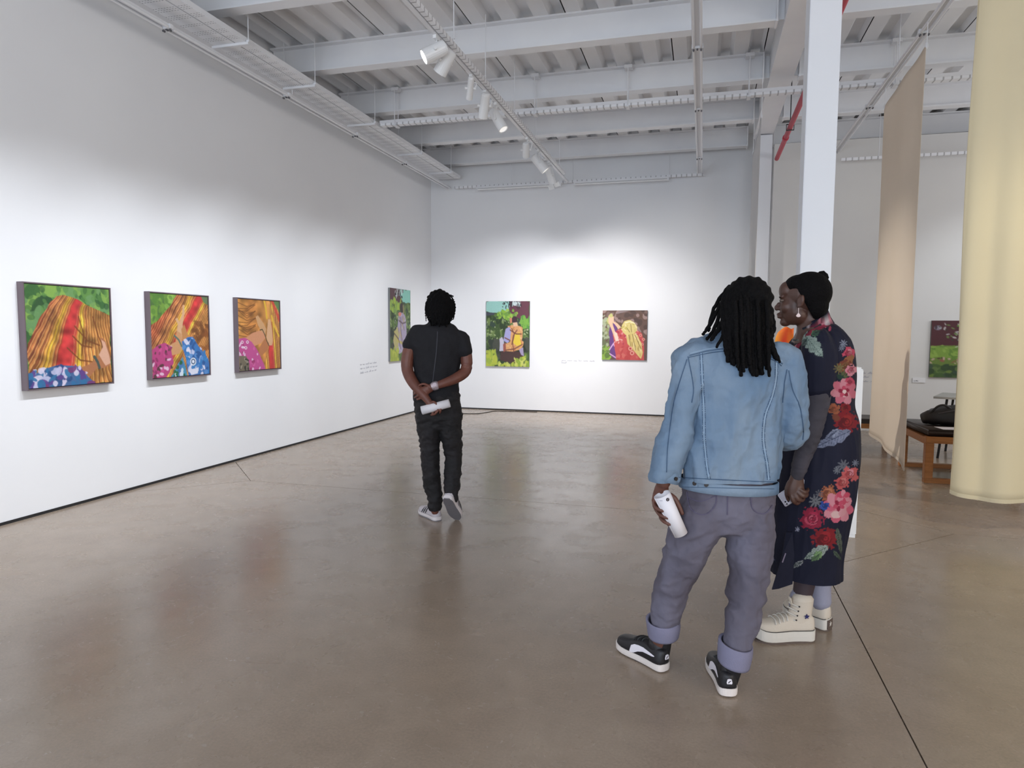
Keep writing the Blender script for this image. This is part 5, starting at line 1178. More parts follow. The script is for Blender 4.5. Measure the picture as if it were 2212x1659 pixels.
# keep the face free: cut everything in front of the hairline
me_ = bm; geo = bmesh.ops.bisect_plane(me_, geom=me_.verts[:]+me_.edges[:]+me_.faces[:], plane_co=MB_ @ Vector((0, -.012, .0)), plane_no=(MB_.to_3x3() @ Vector((0, 1, -.55))), clear_outer=True)
bmesh.ops.holes_fill(bm, edges=[e_ for e_ in bm.edges if e_.is_boundary])
ell(bm, (0, .012, .066), (.070, .062, .052), MB_, 18)
fuse('hair', bm, .0045, 6, HAIR, Bf.e)
bm = bmesh.new(); k = Bf.p(1775, 598, 0); ell(bm, (0, 0, 0), (.032, .034, .027), Matrix.Translation(k), 14)
for v in bm.verts: v.co += (v.co-k).normalized()*.003*math.sin(v.co.x*300+v.co.z*200)
add('hair_knot', bm, HAIR, Bf.e, smooth=True)
# ear-ring
bm = bmesh.new(); ea = MB_ @ Vector((-.086, .004, -.036)); ez = ea-Vector((0, 0, .03))
if (ea-CAM).length > ((MB_ @ Vector((.086, .004, -.036)))-CAM).length: ea = MB_ @ Vector((.086, .004, -.036)); ez = ea-Vector((0, 0, .03))
rod(bm, ea, ez, .0012); GOLD = mat('pearl', rgb(226, 206, 206), .3); add('earring_wire', bm, GOLD, Bf.e)
bm = bmesh.new(); fan = [(x*.8, y*.8) for x, y in [(0, .008), (.006, .002), (.013, -.008), (.010, -.014), (0, -.017), (-.010, -.014), (-.013, -.008), (-.006, .002)]]
X = Bf.rt; Mf = Matrix(((X.x, FW.x, 0, ez.x), (X.y, FW.y, 0, ez.y), (0, 0, 1, ez.z), (0, 0, 0, 1))); prism(bm, fan, -.002, .002, Mf @ Matrix.Rotation(PI/2, 4, 'X')); add('earring', bm, GOLD, Bf.e)
# the printed fabric, drawn flat in garment coordinates
PX0, PY0, PW, PH = 1640, 670, 240, 620
def fabric():
    c = Cv(PW*2, PH*2, (17, 19, 38), 200, 1); sx = lambda u: (u-PX0)/PW; sy = lambda v: (v-PY0)/PH
    P = lambda *q: [(sx(u), sy(v)) for u, v in q]; asp = PH/PW
    NAV = (17, 19, 38); v = (c.n(10, 20)-.5)*.02; c.a += v[..., None]
    def petals(u, v, r, n, col, col2, ang=0, squash=1.0):
        for k in range(n):
            t = ang+2*PI*k/n; c.el(sx(u+r*.55*math.cos(t)), sy(v+r*.55*math.sin(t)*squash), .1, .1, col, al=0) if False else None
            blob(u+r*.58*math.cos(t), v+r*.58*math.sin(t)*squash, r*.50, r*.36, col if k % 2 else col2, t)
    def blob(u, v, rx, ry, col, ang=0, al=1.0, wob=.0):
        cu, q = math.cos(ang), math.sin(ang); du = c.X*PW+PX0-u; dv = c.Y*PH+PY0-v
        k = ((du*cu+dv*q)/rx)**2+((-du*q+dv*cu)/ry)**2 < 1+wob*(WN-.5)*4; c.fill(k, col, al); return k
    WN = c.n(60, 150)
    def rose(u, v, r, cols, seed):
        rr = random.Random(seed); blob(u, v, r, r*.92, cols[0], 0, 1, .35)
        for i in range(9):
            t = i*2.4; d = r*(.72-i*.07); blob(u+d*.5*math.cos(t), v+d*.5*math.sin(t), r*(.52-.035*i), r*(.34-.02*i), cols[i % len(cols)], t+1.2)
        c.line(P(*[(u+r*.55*(1-i/22)*math.cos(i*.62), v+r*.5*(1-i/22)*math.sin(i*.62)) for i in range(20)]), .0045, tuple(int(x*.72) for x in cols[0]), .8, asp)
    def leaf(u0, v0, u1, v1, w_, col, vein=(30, 40, 40), seed=1):
        L = math.hypot(u1-u0, v1-v0); a = math.atan2(v1-v0, u1-u0); rr = random.Random(seed)
        pts = []
        for i in range(13):
            f = i/12; hw_ = w_*math.sin(PI*f**.75)*(1+.22*math.sin(f*26)); pts.append((f*L, hw_))
        pp = pts+[(x, -y) for x, y in pts[::-1]]; q = [(u0+x*math.cos(a)-y*math.sin(a), v0+x*math.sin(a)+y*math.cos(a)) for x, y in pp]
        k = c.m(P(*q)); c.fill(k, col); sh = np.clip((c.n(40, 110)-.35)*1.6, 0, 1); c.fill(k, tuple(min(255, int(x*1.22)) for x in col), sh*.7)
        for i in range(2, 11, 1):
            f = i/12; x = f*L; hw_ = w_*math.sin(PI*f**.75)*.95
            for s in (-1, 1): c.line(P((u0+x*math.cos(a), v0+x*math.sin(a)), (u0+(x+hw_*.8)*math.cos(a)-s*hw_*math.sin(a), v0+(x+hw_*.8)*math.sin(a)+s*hw_*math.cos(a))), .0025, vein, .55, asp)
        c.line(P((u0, v0), (u1, v1)), .003, vein, .8, asp)
    def sprig(u, v, r, col, seed=0, n=8):
        for k in range(n):
            t = k*2*PI/n+seed; blob(u+r*.55*math.cos(t), v+r*.55*math.sin(t), r*.48, r*.13, col, t)
    PKL, PK, PKD, RD, RDD, OR, OR2 = (214, 138, 150), (196, 74, 98), (150, 34, 62), (132, 28, 36), (96, 18, 28), (160, 92, 62), (120, 62, 44)
    # front band running from the neck down to the waist wrap
    k = c.poly(P((1770, 688), (1790, 676), (1800, 700), (1752, 726), (1722, 752), (1712, 776), (1700, 800), (1680, 812), (1684, 790), (1704, 758), (1724, 734)), (60, 44, 50), 0)
    c.poly(P((1768, 690), (1790, 678), (1798, 696), (1776, 704)), (190, 120, 132)); c.dabs(26, k, (PKL, PK, (210, 200, 200), (40, 44, 44), PKD), .022, .007, 61, (2.2, 2.8))
    c.line(P((1790, 700), (1752, 716), (1726, 744), (1712, 772)), .014, (150, 40, 66), .9, asp)
    c.poly(P((1722, 742), (1712, 772), (1698, 800), (1676, 816), (1668, 800), (1690, 774)), (206, 130, 142)); c.dabs(18, c.m(P((1722, 742), (1712, 778), (1698, 806), (1676, 816), (1668, 800), (1690, 774))), (PKL, (200, 120, 80), PK, (220, 190, 190)), .03, .008, 62, (2.0, 2.6))
    leaf(1738, 718, 1716, 742, 9, (150, 168, 160)); leaf(1745, 712, 1730, 720, 6, (160, 170, 165))
    leaf(1740, 726, 1778, 772, 15, (150, 166, 156), (70, 90, 84)); leaf(1752, 724, 1772, 714, 7, (84, 120, 90)); leaf(1744, 730, 1732, 748, 7, (130, 150, 140))
    sprig(1822, 742, 9, (130, 134, 150), .3); sprig(1818, 752, 7, (120, 124, 140), .8)
    # long cascade down the back
    rose(1834, 762, 13, (PK, PKD, PKL), 1); blob(1833, 778, 9, 12, (150, 96, 60), .4, 1, .5); rose(1826, 792, 15, (OR2, (150, 110, 60), (120, 80, 50)), 2); sprig(1812, 796, 12, (120, 110, 70), .2, 9); sprig(1822, 812, 12, (90, 96, 60), .7, 9); rose(1838, 800, 12, (PKL, PK, PKD), 21)
    blob(1816, 815, 10, 5, (36, 60, 50), .5)
    petals(1823, 846, 27, 7, PKL, (206, 110, 128), .3); blob(1826, 852, 8, 6, (226, 178, 180)); petals(1823, 846, 12, 5, PK, PKD, .9); blob(1824, 846, 4.5, 4, (232, 200, 196)); rose(1836, 824, 9, (PK, PKD), 22)
    rose(1802, 884, 13, (OR, OR2, (170, 84, 60)), 3); rose(1826, 882, 11, (RD, OR2, RDD), 23); rose(1828, 912, 25, (RD, RDD, (150, 40, 40)), 4); blob(1806, 902, 9, 7, OR2, .4)
    leaf(1838, 930, 1758, 968, 14, (118, 124, 146), (50, 56, 80)); leaf(1812, 928, 1786, 948, 8, (140, 146, 166), (50, 56, 80))
    sprig(1848, 1000, 8, (120, 124, 140), .3); sprig(1822, 1006, 14, (96, 98, 108), .2, 9); sprig(1808, 1016, 9, (110, 112, 120), .6)
    rose(1836, 1024, 17, ((196, 92, 92), (170, 60, 66), PKL), 5); rose(1820, 1042, 16, ((186, 84, 84), (160, 56, 60), (206, 120, 116)), 6)
    rose(1789, 1066, 19, (OR, OR2, (190, 118, 84)), 7); sprig(1762, 1082, 15, (118, 118, 122), .2, 9); sprig(1770, 1066, 9, (96, 96, 104), .5)
    petals(1810, 1096, 32, 8, PKL, (206, 96, 118), .2); blob(1822, 1074, 16, 11, PK, .6); petals(1822, 1074, 15, 6, PK, PKL, .5); blob(1806, 1112, 11, 8, (224, 184, 180)); blob(1820, 1104, 8, 13, (214, 150, 156), .3); petals(1812, 1092, 12, 5, PKD, PK, .4)
    rose(1781, 1093, 10, ((44, 72, 150), (70, 100, 180), (30, 50, 120)), 8)
    rose(1755, 1120, 25, (PKD, PK, (176, 44, 76), (206, 96, 116)), 9); rose(1782, 1164, 26, (RD, RDD, (156, 36, 44)), 10); sprig(1722, 1144, 6, (150, 150, 170), .1)
    leaf(1790, 1180, 1736, 1208, 11, (148, 158, 150), (60, 80, 70)); leaf(1776, 1192, 1752, 1212, 8, (120, 150, 100), (50, 70, 50)); leaf(1736, 1212, 1708, 1228, 5, (160, 160, 160)); leaf(1808, 1140, 1818, 1200, 6, (90, 96, 84), (40, 50, 40)); leaf(1800, 1190, 1818, 1210, 4, (80, 96, 80), (40, 50, 40))
    sprig(1668, 1208, 6, (120, 120, 150), .2)
    g_ = c.a.mean(-1, keepdims=True); c.a = np.where(g_ > .12, c.a*.86, c.a); return c
FAB = fabric()
def paint_fabric(o):
    me = o.data; n = len(me.vertices); co = np.empty(n*3); me.vertices.foreach_get('co', co); co = co.reshape(-1, 3)-np.array(CAM)
    # garment plane: upright plane through the wearer, facing the side the print is seen from
    z = co @ np.array(_f); u = 1106+FPX*(co @ np.array(_r))/z; v = 829.5-FPX*(co @ np.array(_u))/z
    iu = np.clip(((u-PX0)*2).astype(int), 0, FAB.w-1); iv = np.clip(((v-PY0)*2).astype(int), 0, FAB.h-1)
    a = np.clip(FAB.a[iv, iu], 0, 1); a = np.where(a <= .04045, a/12.92, ((a+.055)/1.055)**2.4)
    at_ = me.color_attributes.new('print', 'FLOAT_COLOR', 'POINT'); c4 = np.ones((n, 4)); c4[:, :3] = a; at_.data.foreach_set('color', c4.ravel())
DRESS = mat('printed_crepe', (1, 1, 1), 0.8, attr='print', bump=.06, bscale=260, spec=.3)
bm = bmesh.new()
Bf.T(bm, [(1757, 706, 0, 31, 40), (1764, 726, 0, 50, 70), (1768, 752, 0, 64, 84), (1772, 800, 0, 67, 82), (1772, 850, 0, 66, 76), (1773, 882, 0, 65, 74), (1774, 920, 0, 74, 80), (1770, 970, 0, 83, 86), (1761, 1040, 0, 84, 86), (1751, 1100, 0, 83, 84),
          (1742, 1160, 0, 79, 82), (1738, 1210, 0, 77, 80), (1737, 1250, 0, 77, 80), (1737, 1290, 0, 77, 80)], 30)
Bf.T(bm, [(1764, 735, -.13, 30, 34), (1768, 765, -.16, 37, 38), (1767, 800, -.17, 37, 38), (1766, 832, -.175, 36, 36), (1766, 838, -.175, 36, 36)], 20)
Bf.T(bm, [(1748, 738, .14, 28, 32), (1740, 770, .16, 32, 34), (1738, 830, .17, 30, 32)], 18)
dress = fuse('dress', bm, .0037, 4, DRESS, Bf.e, folds(8, .006, 3.0, (1.6, 1.6, .35)))
hz = Bf.p(1750, 1262, -.17).z
tb = bmesh.new(); tb.from_mesh(dress.data); pn = Vector((Bf.rt.x*.05, Bf.rt.y*.05, 1)); bmesh.ops.bisect_plane(tb, geom=tb.verts[:]+tb.edges[:]+tb.faces[:], plane_co=Vector(Bf.p(1750, 1264, -.17)), plane_no=-pn, clear_outer=True)
tb.to_mesh(dress.data); tb.free(); dress.data.shade_smooth()
# slit panel at the front hem
paint_fabric(dress)
bm = bmesh.new()
A0 = [Bf.p(u, v, dd) for u, v, dd in ((1698, 1150, -.12), (1690, 1200, -.15), (1668, 1274, -.17), (1682, 1272, -.16), (1712, 1262, -.15), (1716, 1200, -.15), (1712, 1150, -.14))]
vs = [bm.verts.new(p) for p in A0]; f = bm.faces.new(vs); r_ = bmesh.ops.extrude_face_region(bm, geom=[f]); bmesh.ops.translate(bm, verts=[x for x in r_['geom'] if isinstance(x, bmesh.types.BMVert)], vec=FW*.006); slit = add('front_panel', bm, DRESS, Bf.e)
paint_fabric(slit)
bm = bmesh.new(); strip(bm, [(Bf.p(u, v, dd), -FW) for u, v, dd in ((1697, 1195, -.160), (1690, 1215, -.164), (1680, 1245, -.172), (1670, 1272, -.178))], .004, .002); add('slit_lining', bm, mat('lining_grey', rgb(120, 110, 130), .7), Bf.e)
# collar band standing at the neck
bm = bmesh.new(); R = []
for v_, r1, r2, o_ in ((716, 40, 44, 0), (704, 33, 37, 0), (690, 30, 34, -2), (689, 27, 31, -2)):
    k = Bf.D/FPX; c = Bf.p(1757+o_, v_, 0); R.append([bm.verts.new(c+Bf.rt*r1*k*math.cos(t)+FW*r2*k*math.sin(t)+Vector((0, 0, .045*math.cos(t)))) for t in [2*PI*j/36 for j in range(36)]])
for a, b_ in zip(R, R[1:]):
    for j in range(36): bm.faces.new((a[j], a[(j+1) % 36], b_[(j+1) % 36], b_[j]))
col_ = add('collar', bm, DRESS, Bf.e, smooth=True); paint_fabric(col_)
# grey long-sleeved top beneath the short sleeve
GR = mat('grey_jersey', rgb(66, 62, 70), .85, col2=rgb(56, 53, 60), scale=9, bump=.15, bscale=200)
bm = bmesh.new(); Bf.T(bm, [(1766, 815, -.175, 29, 30), (1764, 870, -.178, 27, 28), (1750, 932, -.178, 25, 26), (1733, 990, -.174, 19, 20), (1724, 1018, -.172, 16, 17), (1722, 1027, -.171, 15.5, 16)], 18)
fuse('long_sleeve', bm, .006, 3, GR, Bf.e, folds(14, .005, 8, (1, 1, 2.2)))
bm = bmesh.new(); Bf.T(bm, [(1738, 815, .17, 26, 28), (1735, 875, .17, 23, 24), (1716, 930, .14, 19, 20), (1706, 952, .105, 15, 15)], 16); add('long_sleeve', bm, GR, Bf.e, smooth=True)
# tights and socks
TI = mat('dark_tights', rgb(62, 50, 56), .6); SK = mat('pale_sock', rgb(150, 150, 168), .9, bump=.3, bscale=220)
bm = bmesh.new(); Bf.T(bm, [(1742, 1235, -.04, 24), (1735, 1275, -.035, 21), (1731, 1292, -.03, 19)], 16); add('tights', bm, TI, Bf.e, smooth=True)
bm = bmesh.new(); Bf.T(bm, [(1775, 1235, .08, 22), (1773, 1262, .08, 20)], 16); add('tights', bm, TI, Bf.e, smooth=True)
bm = bmesh.new(); Bf.T(bm, [(1730, 1288, -.03, 23), (1729, 1300, -.03, 24), (1728, 1312, -.03, 23)], 18); add('sock', bm, SK, Bf.e, smooth=True)
bm = bmesh.new(); Bf.T(bm, [(1773, 1254, .08, 22), (1772, 1275, .08, 22), (1773, 1300, .08, 22)], 18); add('sock', bm, SK, Bf.e, smooth=True)
CRE = mat('cream_canvas', rgb(206, 194, 178), .8, bump=.15, bscale=260); CRS = mat('cream_rubber', rgb(214, 208, 198), .55); GUMB = mat('gum_sole', rgb(96, 82, 74), .7); NVY = mat('navy_ink', rgb(34, 36, 96), .6)
def star(n=5, r=.012, q=.42): return [((r if i % 2 == 0 else r*q)*math.sin(PI*i/n), (r if i % 2 == 0 else r*q)*math.cos(PI*i/n)) for i in range(2*n)]
def hightop(heel, toe, star_side):
    e = Bf.e; M = shoe_M(heel, toe, .006); L = (Vector(toe)-Vector(heel)).length; S = shoe(e, M, L, .108, (CRE, CRS), sole_t=.052, toe_spring=.014)
    bm = bmesh.new(); hwf = lambda t: .054*float(np.interp(t, [0, .04, .1, .2, .4, .6, .75, .9, 1], [.4, .6, .75, .8, .82, .95, 1, .8, .3]))
    prism(bm, [(hwf(i/14)*.98, L*i/14) for i in range(15)]+[(-hwf(i/14)*.98, L*i/14) for i in range(14, -1, -1)], -.006, .004, M); add('outsole', bm, GUMB, e)
    bm = bmesh.new()
    tube(bm, [(M @ Vector((0, .075, .08)), .036, .068), (M @ Vector((0, .070, .12)), .036, .058), (M @ Vector((0, .063, .155)), .038, .052), (M @ Vector((0, .060, .185)), .040, .052), (M @ Vector((0, .060, .196)), .041, .053)], 24, 3, ref=(M.to_3x3() @ Vector((0, 1, 0)))); add('ankle_shaft', bm, CRE, e, smooth=True)
    bm = bmesh.new(); tube(bm, [(M @ Vector((0, .118, .175)), .018, .005), (M @ Vector((0, .125, .205)), .020, .005)], 10, 2, ref=(M.to_3x3() @ Vector((0, 1, 0)))); add('tongue', bm, CRE, e, smooth=True)
    bm = bmesh.new()      # dark line above the sole
    ts = [i/30 for i in range(31)]
    for sd in (0, PI):
        pth = [(S(t, abs(sd-.05), .0008), (M.to_3x3() @ Vector((1 if sd == 0 else -1, 0, 0)))) for t in ts]; strip(bm, pth, .0028, .001)
    add('foxing_line', bm, BLACKM, e)
    for k in range(8):
        bm = bmesh.new()
        if k < 4: t = .72-.07*k; pts = [(S(t+.02*math.cos(th*2), th, .004), .0035, .0035) for th in (PI*.26, PI*.38, PI*.5, PI*.62, PI*.74)]
        else: z = .115+.022*(k-4); yy = .142-.005*(k-4); pts = [(M @ Vector((x, yy-abs(x)*.9, z-abs(x)*.3)), .0035, .0035) for x in (-.036, -.018, 0, .018, .036)]
        tube(bm, pts, 6, 2); add('lace', bm, CRS, e, smooth=True)
        for x in (-1, 1):
            if k >= 4: bm = bmesh.new(); c = M @ Vector((x*.0395, .105-.004*(k-4), .108+.022*(k-4))); ell(bm, c, (.004, .004, .004), None, 8); add('eyelet', bm, BRASS, e)
    for zz, col_, x in ((.125, NVY, star_side),):
        xs = M.to_3x3() @ Vector((x, 0, 0)); ys = M.to_3x3() @ Vector((0, 1, 0)); c = M @ Vector((x*.0395, .055, zz)); Ms = Matrix(((ys.x, 0, xs.x, c.x), (ys.y, 0, xs.y, c.y), (0, 1, xs.z, c.z), (0, 0, 0, 1)))
        bm = bmesh.new(); prism(bm, star(5, .013), -.002, .0035, Ms); add('star_mark', bm, col_, e)
    ys = M.to_3x3() @ Vector((0, -1, 0)); xs = M.to_3x3() @ Vector((1, 0, 0)); c = M @ Vector((-.003, .001, .030)); Ms = Matrix(((xs.x, 0, ys.x, c.x), (xs.y, 0, ys.y, c.y), (0, 1, 0, c.z), (0, 0, 0, 1)))
    bm = bmesh.new(); box(bm, -.026, .026, -.024, .022, -.004, .003, Ms); add('heel_patch', bm, GUMB, e); bm = bmesh.new(); prism(bm, star(5, .013), .003, .0045, Ms); add('heel_star', bm, CRS, e)
hightop(onz(1756, 1381), onz(1630, 1383), -1)
hightop(onz(1793, 1362), onz(1693, 1329), -1)
# ================================================================== visitor in black further off
Cf = Fig(5.22, (948, 1127), 'person dressed all in black, seen from behind with hands clasped at the back')
bm = bmesh.new(); hC = Cf.p(950, 663, .03); MC = head_frame(hC, FW*1.0+Cf.rt*.05+Vector((0, 0, .05))); head(bm, MC, 1.0)
Cf.T(bm, [(950, 685, 0, 16, 16), (949, 703, 0, 17, 17), (948, 715, 0, 22, 20)], 16)
Cf.T(bm, [(947, 708, 0, 26, 20), (945, 735, 0, 50, 30), (944, 780, 0, 46, 31), (943, 830, 0, 42, 28), (944, 870, 0, 44, 30), (945, 900, 0, 44, 30)], 18)
Cf.T(bm, [(922, 895, 0, 20), (926, 950, 0, 17), (929, 1000, .0, 13), (932, 1040, 0, 14), (938, 1085, 0, 9), (940, 1105, 0, 9)], 12)
Cf.T(bm, [(970, 895, 0, 20), (975, 950, .0, 17), (979, 1000, .02, 13), (976, 1035, .0, 14), (974, 1072, -.08, 9), (973, 1086, -.09, 9)], 12)
Cf.T(bm, [(893, 735, 0, 15), (882, 765, -.03, 14), (880, 798, -.05, 13, 13), (892, 826, -.10, 12), (912, 850, -.15, 10), (926, 868, -.175, 7.5), (931, 877, -.185, 7)], 14)
Cf.T(bm, [(1000, 738, 0, 15), (1007, 770, -.02, 13.5), (1006, 800, -.04, 12.5), (985, 817, -.10, 11.5), (955, 829, -.145, 9), (937, 835, -.155, 7.5), (930, 837, -.158, 8)], 14, ref=(0, 0, 1))
q = Cf.T
# left hand around the roll
q(bm, [(927, 869, -.178, 8, 6), (932, 878, -.185, 10, 6), (938, 885, -.19, 10.5, 5.5)], 12)
for f in (((941, 879, -.197), (946, 884, -.215), (944, 890, -.222), (940, 893, -.215)), ((937, 884, -.197), (942, 890, -.215), (940, 894, -.216), (936, 896, -.20)), ((932, 887, -.19), (936, 893, -.20), (934, 896, -.195), (931, 896, -.18)), ((944, 874, -.195), (950, 879, -.21), (952, 886, -.215), (950, 892, -.205))):
    q(bm, [(*f[0], 2.5), (*f[1], 2.5), (*f[2], 2.4), (*f[3], 2.1)], 8)
q(bm, [(929, 871, -.19, 3.2), (936, 868, -.205, 3), (942, 872, -.215, 2.5), (944, 880, -.22, 2.1)], 8)
# right hand holding the left forearm
q(bm, [(932, 837, -.158, 8.5, 6), (924, 841, -.155, 10, 6.5), (915, 845, -.15, 10.5, 6)], 12)
for f in (((915, 838, -.155), (905, 840, -.15), (897, 843, -.13), (893, 847, -.10)), ((914, 844, -.155), (904, 847, -.155), (897, 850, -.14), (894, 853, -.11)), ((914, 850, -.155), (905, 854, -.16), (899, 857, -.15), (896, 859, -.12)), ((917, 855, -.155), (910, 860, -.16), (904, 862, -.155), (901, 863, -.13))):
    q(bm, [(*f[0], 2.7), (*f[1], 2.6), (*f[2], 2.5), (*f[3], 2.2)], 8)
q(bm, [(926, 834, -.165, 3.4), (918, 830, -.175, 3), (911, 830, -.175, 2.7), (905, 833, -.17, 2.3)], 8)
fuse('body', bm, .0045, 2, SKIN3, Cf.e); eyes(MC, Cf.e)
BKT = mat('black_jersey', rgb(15, 14, 21), .85, col2=rgb(12, 11, 17), scale=5, bump=.2, bscale=180); BKP = mat('black_trousers', rgb(27, 23, 26), .8, col2=rgb(20, 18, 20), scale=6, bump=.2, bscale=180)
bm = bmesh.new()
Cf.T(bm, [(948, 698, 0, 24, 22), (948, 706, 0, 42, 26), (946, 718, 0, 60, 32), (944, 740, 0, 62, 36), (944, 762, 0, 57, 36), (943, 790, 0, 52, 37), (943, 830, 0, 49, 34), (942, 852, 0, 51, 35), (942, 864, 0, 51, 35)], 24)
Cf.T(bm, [(908, 732, 0, 18, 20), (893, 734, -.005, 18, 20), (885, 748, -.02, 16, 18)], 16)
Cf.T(bm, [(986, 730, 0, 18, 20), (999, 736, 0, 18.5, 20), (1005, 762, -.015, 15.5, 18)], 16)
tee = fuse('t_shirt', bm, .0075, 7, BKT, Cf.e, folds(9, .009, 4.0, (1, 1, .9)))
bt2 = bvh_of(tee); bm = bmesh.new(); strip(bm, drape(bt2, dens([(945, 716), (944, 740), (942, 765), (939, 790), (936, 815), (934, 835)], 8)), .006, .001); add('back_seam', bm, mat('seam_grey', rgb(50, 50, 58), .7), Cf.e)
bm = bmesh.new(); Cf.T(bm, [(949, 690, .0, 17, 18), (948, 700, 0, 19, 20), (948, 706, 0, 24, 23)], 18); add('neckband', bm, BKT, Cf.e, smooth=True)
bm = bmesh.new()
Cf.T(bm, [(945, 856, 0, 49, 34), (946, 885, 0, 50, 36), (947, 905, 0, 50, 35)], 22)
Cf.T(bm, [(922, 895, 0, 26, 33), (928, 940, 0, 22.5, 28), (929, 985, 0, 19, 23), (931, 1020, 0, 18.5, 22), (936, 1055, 0, 18, 20), (940, 1080, 0, 15, 17), (940, 1094, 0, 14.5, 16)], 18)
Cf.T(bm, [(972, 895, 0, 26, 33), (974, 940, .01, 22.5, 28), (979, 980, .03, 18.5, 23), (978, 1015, .0, 18, 22), (977, 1042, -.04, 17, 20), (975, 1066, -.08, 14, 16), (975, 1076, -.09, 13.5, 15)], 18)
fuse('trousers', bm, .0075, 2, BKP, Cf.e, lambda c: folds(13, .011, 6.0, (1, 1, 1.7))(c)+.006)
# locs
bm = bmesh.new(); ell(bm, (0, -.020, .040), (.092, .106, .094), MC, 22); ell(bm, (0, -.045, -.01), (.086, .08, .085), MC, 18); fuse('hair_cap', bm, .006, 2, HAIR, Cf.e, lambda c: .006*math.sin(c.x*150)*math.cos(c.z*110))
rl = random.Random(9)
for i in range(22):
    f = i/21; s = (f-.5)*2; u0 = 950+s*27; lock(Cf, Cf.e, [(950+s*14, 636+8*abs(s), -.04), (u0, 652, -.09+.05*s*s), (u0+s*2, 672, -.11+.06*s*s), (u0+rl.uniform(-2, 2)-s*3, 688, -.11+.05*s*s), (u0+rl.uniform(-2, 2)-s*8, rl.uniform(694, 706), -.115+.05*s*s)], rl.uniform(2.4, 3.3), 6)
for p, r in (([(925, 642, .02), (921, 655, .02), (919, 672, .02), (920, 686, .02), (920.5, 694, .02)], .9), ([(974, 640, .02), (980, 650, .02), (983, 664, .02), (981, 680, .02), (979, 690, .02)], 1.3), ([(958, 634, .02), (972, 638, .02), (978, 640, .02)], 1.6), ([(928, 670, .02), (926, 680, .02), (925, 690, .02)], 1.0), ([(973, 672, .02), (974, 682, .02), (976, 692, .02)], 1.1), ([(926, 646, .0), (924, 640, .0)], 1.8)):
    lock(Cf, Cf.e, p, r*1.3, 6)
# wrist watch
bm = bmesh.new(); c = Cf.p(940, 833.5, -.153); ax = (Cf.p(955, 829, -.145)-Cf.p(937, 835, -.155)).normalized(); tube(bm, [(c-ax*.012, .034, .034), (c, .0345, .0345), (c+ax*.012, .034, .034)], 24, 2); STL = mat('watch_steel', rgb(196, 180, 186), .25, metal=.6)
add('watch_band', bm, STL, Cf.e, smooth=False)
bm = bmesh.new(); n_ = (-FW+Vector((0, 0, .3))).normalized(); rod(bm, c+n_*.030, c+n_*.041, .015, 18); add('watch_case', bm, STL, Cf.e)
# trainers
GW = mat('pale_grey_leather', rgb(196, 188, 192), .5); GS = mat('grey_outsole', rgb(118, 114, 118), .6); WS2 = mat('white_midsole', rgb(222, 214, 214), .5)
def trainer(M, L):
    S = shoe(Cf.e, M, L, .108, (GW, WS2), sole_t=.026)
    bm = bmesh.new(); hwf = lambda t: .054*float(np.interp(t, [0, .04, .1, .2, .4, .6, .75, .9, 1], [.4, .6, .75, .8, .82, .95, 1, .8, .3]))
    prism(bm, [(hwf(i/14)*.97, L*i/14) for i in range(15)]+[(-hwf(i/14)*.97, L*i/14) for i in range(14, -1, -1)], -.005, .003, M); add('outsole', bm, GS, Cf.e)
    for sd in (0, 1):
        a = (lambda x: x) if sd == 0 else (lambda x: PI-x)
        for t0 in (.40, .49, .58): patch(Cf.e, 'side_stripe', S, [(t0+.10, a(.05), a(.14)), (t0+.07, a(.12), a(.42)), (t0+.02, a(.34), a(.78)), (t0-.01, a(.70), a(1.05)), (t0-.03, a(.98), a(1.2))], BLACKM, .002)
    bm = bmesh.new(); tube(bm, [(M @ Vector((0, .06, .06)), .032, .046), (M @ Vector((0, .064, .088)), .030, .044)], 16, 2, ref=(M.to_3x3() @ Vector((0, 1, 0)))); add('ankle_collar', bm, GW, Cf.e, smooth=True)
trainer(shoe_M(onz(948, 1126), onz(916, 1110), .005), .30)
hp = Cf.p(970, 1086, -.1); tp = onz(986, 1122); d = Vector((tp.x-hp.x, tp.y-hp.y, 0))
# raised heel: the shoe pivots on its toe
dirv = (Cf.rt*.10+FW*.30); dirv.normalize(); toe = onz(988, 1123); pit = math.radians(-46); L = .30
heel = toe-dirv*L*math.cos(-pit); heel.z = L*math.sin(-pit)+.004
x = Vector((dirv.y, -dirv.x, 0)); M = Matrix(((x.x, dirv.x, 0, heel.x), (x.y, dirv.y, 0, heel.y), (0, 0, 1, heel.z), (0, 0, 0, 1))) @ Matrix.Rotation(pit, 4, 'X')
trainer(M, L)
paper_roll(Cf.p(911, 887, -.196), Cf.p(971, 871, -.196), 9.3*5.0/FPX, 'white paper roll held behind the back of the person in black', flare=1.05)

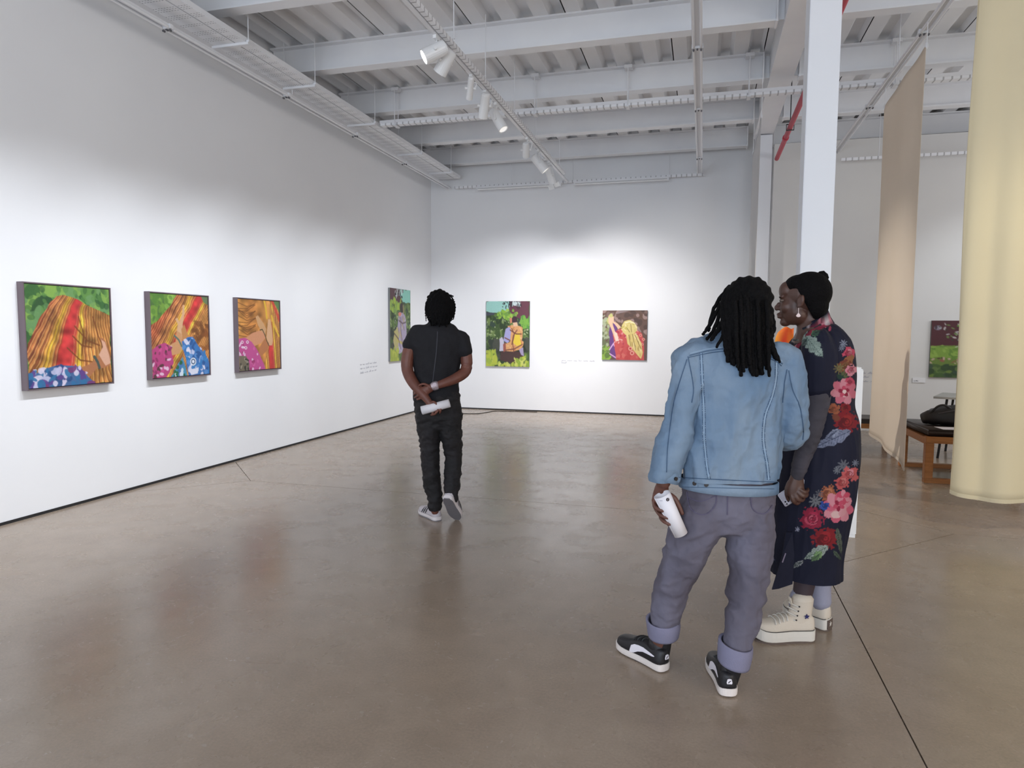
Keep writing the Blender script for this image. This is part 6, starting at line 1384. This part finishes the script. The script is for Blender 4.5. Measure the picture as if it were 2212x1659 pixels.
# ================================================================== partly hidden visitors (simple but whole figures)
def plain_person(D, u, heads, label, top, bottom, skin, sit=False, face=None, hgt=1.0):
    F_ = Fig(D, (u, 829.5+FPX*(EYE)/D*.98-110), label); g = at(u, 829.5, D); g.z = 0; F_.e.location = g; F_.e.matrix_world = Matrix.Translation(g)
    y = Vector(face or FW).normalized(); x = Vector((y.y, -y.x, 0)); Q = lambda a, b, c: g+x*a+y*b+Vector((0, 0, c*hgt)); dz = -.42 if sit else 0
    bm = bmesh.new(); MM = head_frame(Q(0, .02, 1.64+dz), y); head(bm, MM, .98)
    t = lambda pts, ref=None: tube(bm, [(Q(*p[:3]), p[3], p[4] if len(p) > 4 else p[3]) for p in pts], 14, 3, ref=ref or y)
    t([(0, 0, 1.58+dz, .055), (0, 0, 1.50+dz, .06), (0, 0, 1.44+dz, .08)]); t([(0, 0, 1.46+dz, .10, .08), (0, 0, 1.38+dz, .18, .10), (0, 0, 1.15+dz, .15, .10), (0, 0, .95+dz, .16, .11), (0, 0, .86+dz, .16, .11)])
    for s in (-1, 1):
        t([(s*.19, 0, 1.40+dz, .05), (s*.22, 0, 1.12+dz, .042), (s*.20, .14, .95+dz, .033), (s*.12, .26, .92+dz, .026)], ref=(1, 0, 0)); gen_hand(bm, Q(s*.11, .28, .92+dz), y-x*s*.3, (0, 0, 1), -s, .5, .95)
        if sit: t([(s*.09, .0, .50, .08), (s*.10, .42, .50, .06)], ref=(0, 0, 1)); t([(s*.10, .43, .49, .055), (s*.10, .44, .1, .035)])
        else: t([(s*.09, 0, .88, .085), (s*.10, .01, .50, .055), (s*.10, 0, .38, .055), (s*.10, -.02, .08, .035)])
    fuse('body', bm, .006, 2, skin, F_.e); eyes(MM, F_.e, .98)
    bm = bmesh.new(); t([(0, 0, 1.475+dz, .09, .08), (0, 0, 1.44+dz, .17, .10), (0, 0, 1.38+dz, .205, .125), (0, 0, 1.12+dz, .175, .125), (0, 0, .90+dz, .19, .14), (0, 0, .80+dz, .20, .15)])
    for s in (-1, 1): t([(s*.17, 0, 1.43+dz, .06), (s*.215, 0, 1.36+dz, .068), (s*.235, .01, 1.12+dz, .062), (s*.215, .13, .97+dz, .05)], ref=(1, 0, 0))
    o = fuse('top', bm, .01, 2, top, F_.e, folds(8, .008, 1))
    bm = bmesh.new()
    for s in (-1, 1):
        if sit: t([(s*.09, -.04, .50, .10), (s*.10, .44, .50, .075)], ref=(0, 0, 1)); t([(s*.10, .45, .50, .07), (s*.10, .45, .10, .06)])
        else: t([(s*.085, 0, .86, .115), (s*.10, .01, .5, .085), (s*.10, 0, .10, .075)])
    fuse('trousers', bm, .01, 2, bottom, F_.e)
    bm = bmesh.new(); ell(bm, (0, -.022, .040), (.088, .102, .092), MM, 18); ell(bm, (0, -.05, -.01), (.078, .07, .08), MM, 16); add('hair', bm, HAIR, F_.e, smooth=True)
    for s in (-1, 1):
        h = Q(s*.10, (.40 if sit else -.06), 0); h.z = 0; tt = h+y*.27; M = shoe_M(h, tt, .003); shoe(F_.e, M, .27, .095, (BLK, WSO), sole_t=.02)
    return o
def tie_mat():
    m = mat('red_yellow_cloth', rgb(212, 36, 30), .8, col2=rgb(238, 160, 40), scale=2.6, detail=2, stretch=(2.2, 2.2, .6)); return m
plain_person(6.6, 1733, 1, 'person in a red and yellow top, mostly hidden behind the two visitors at the right', tie_mat(), mat('dark_cloth', rgb(40, 38, 46), .9), SKIN1, face=FW, hgt=1.045)
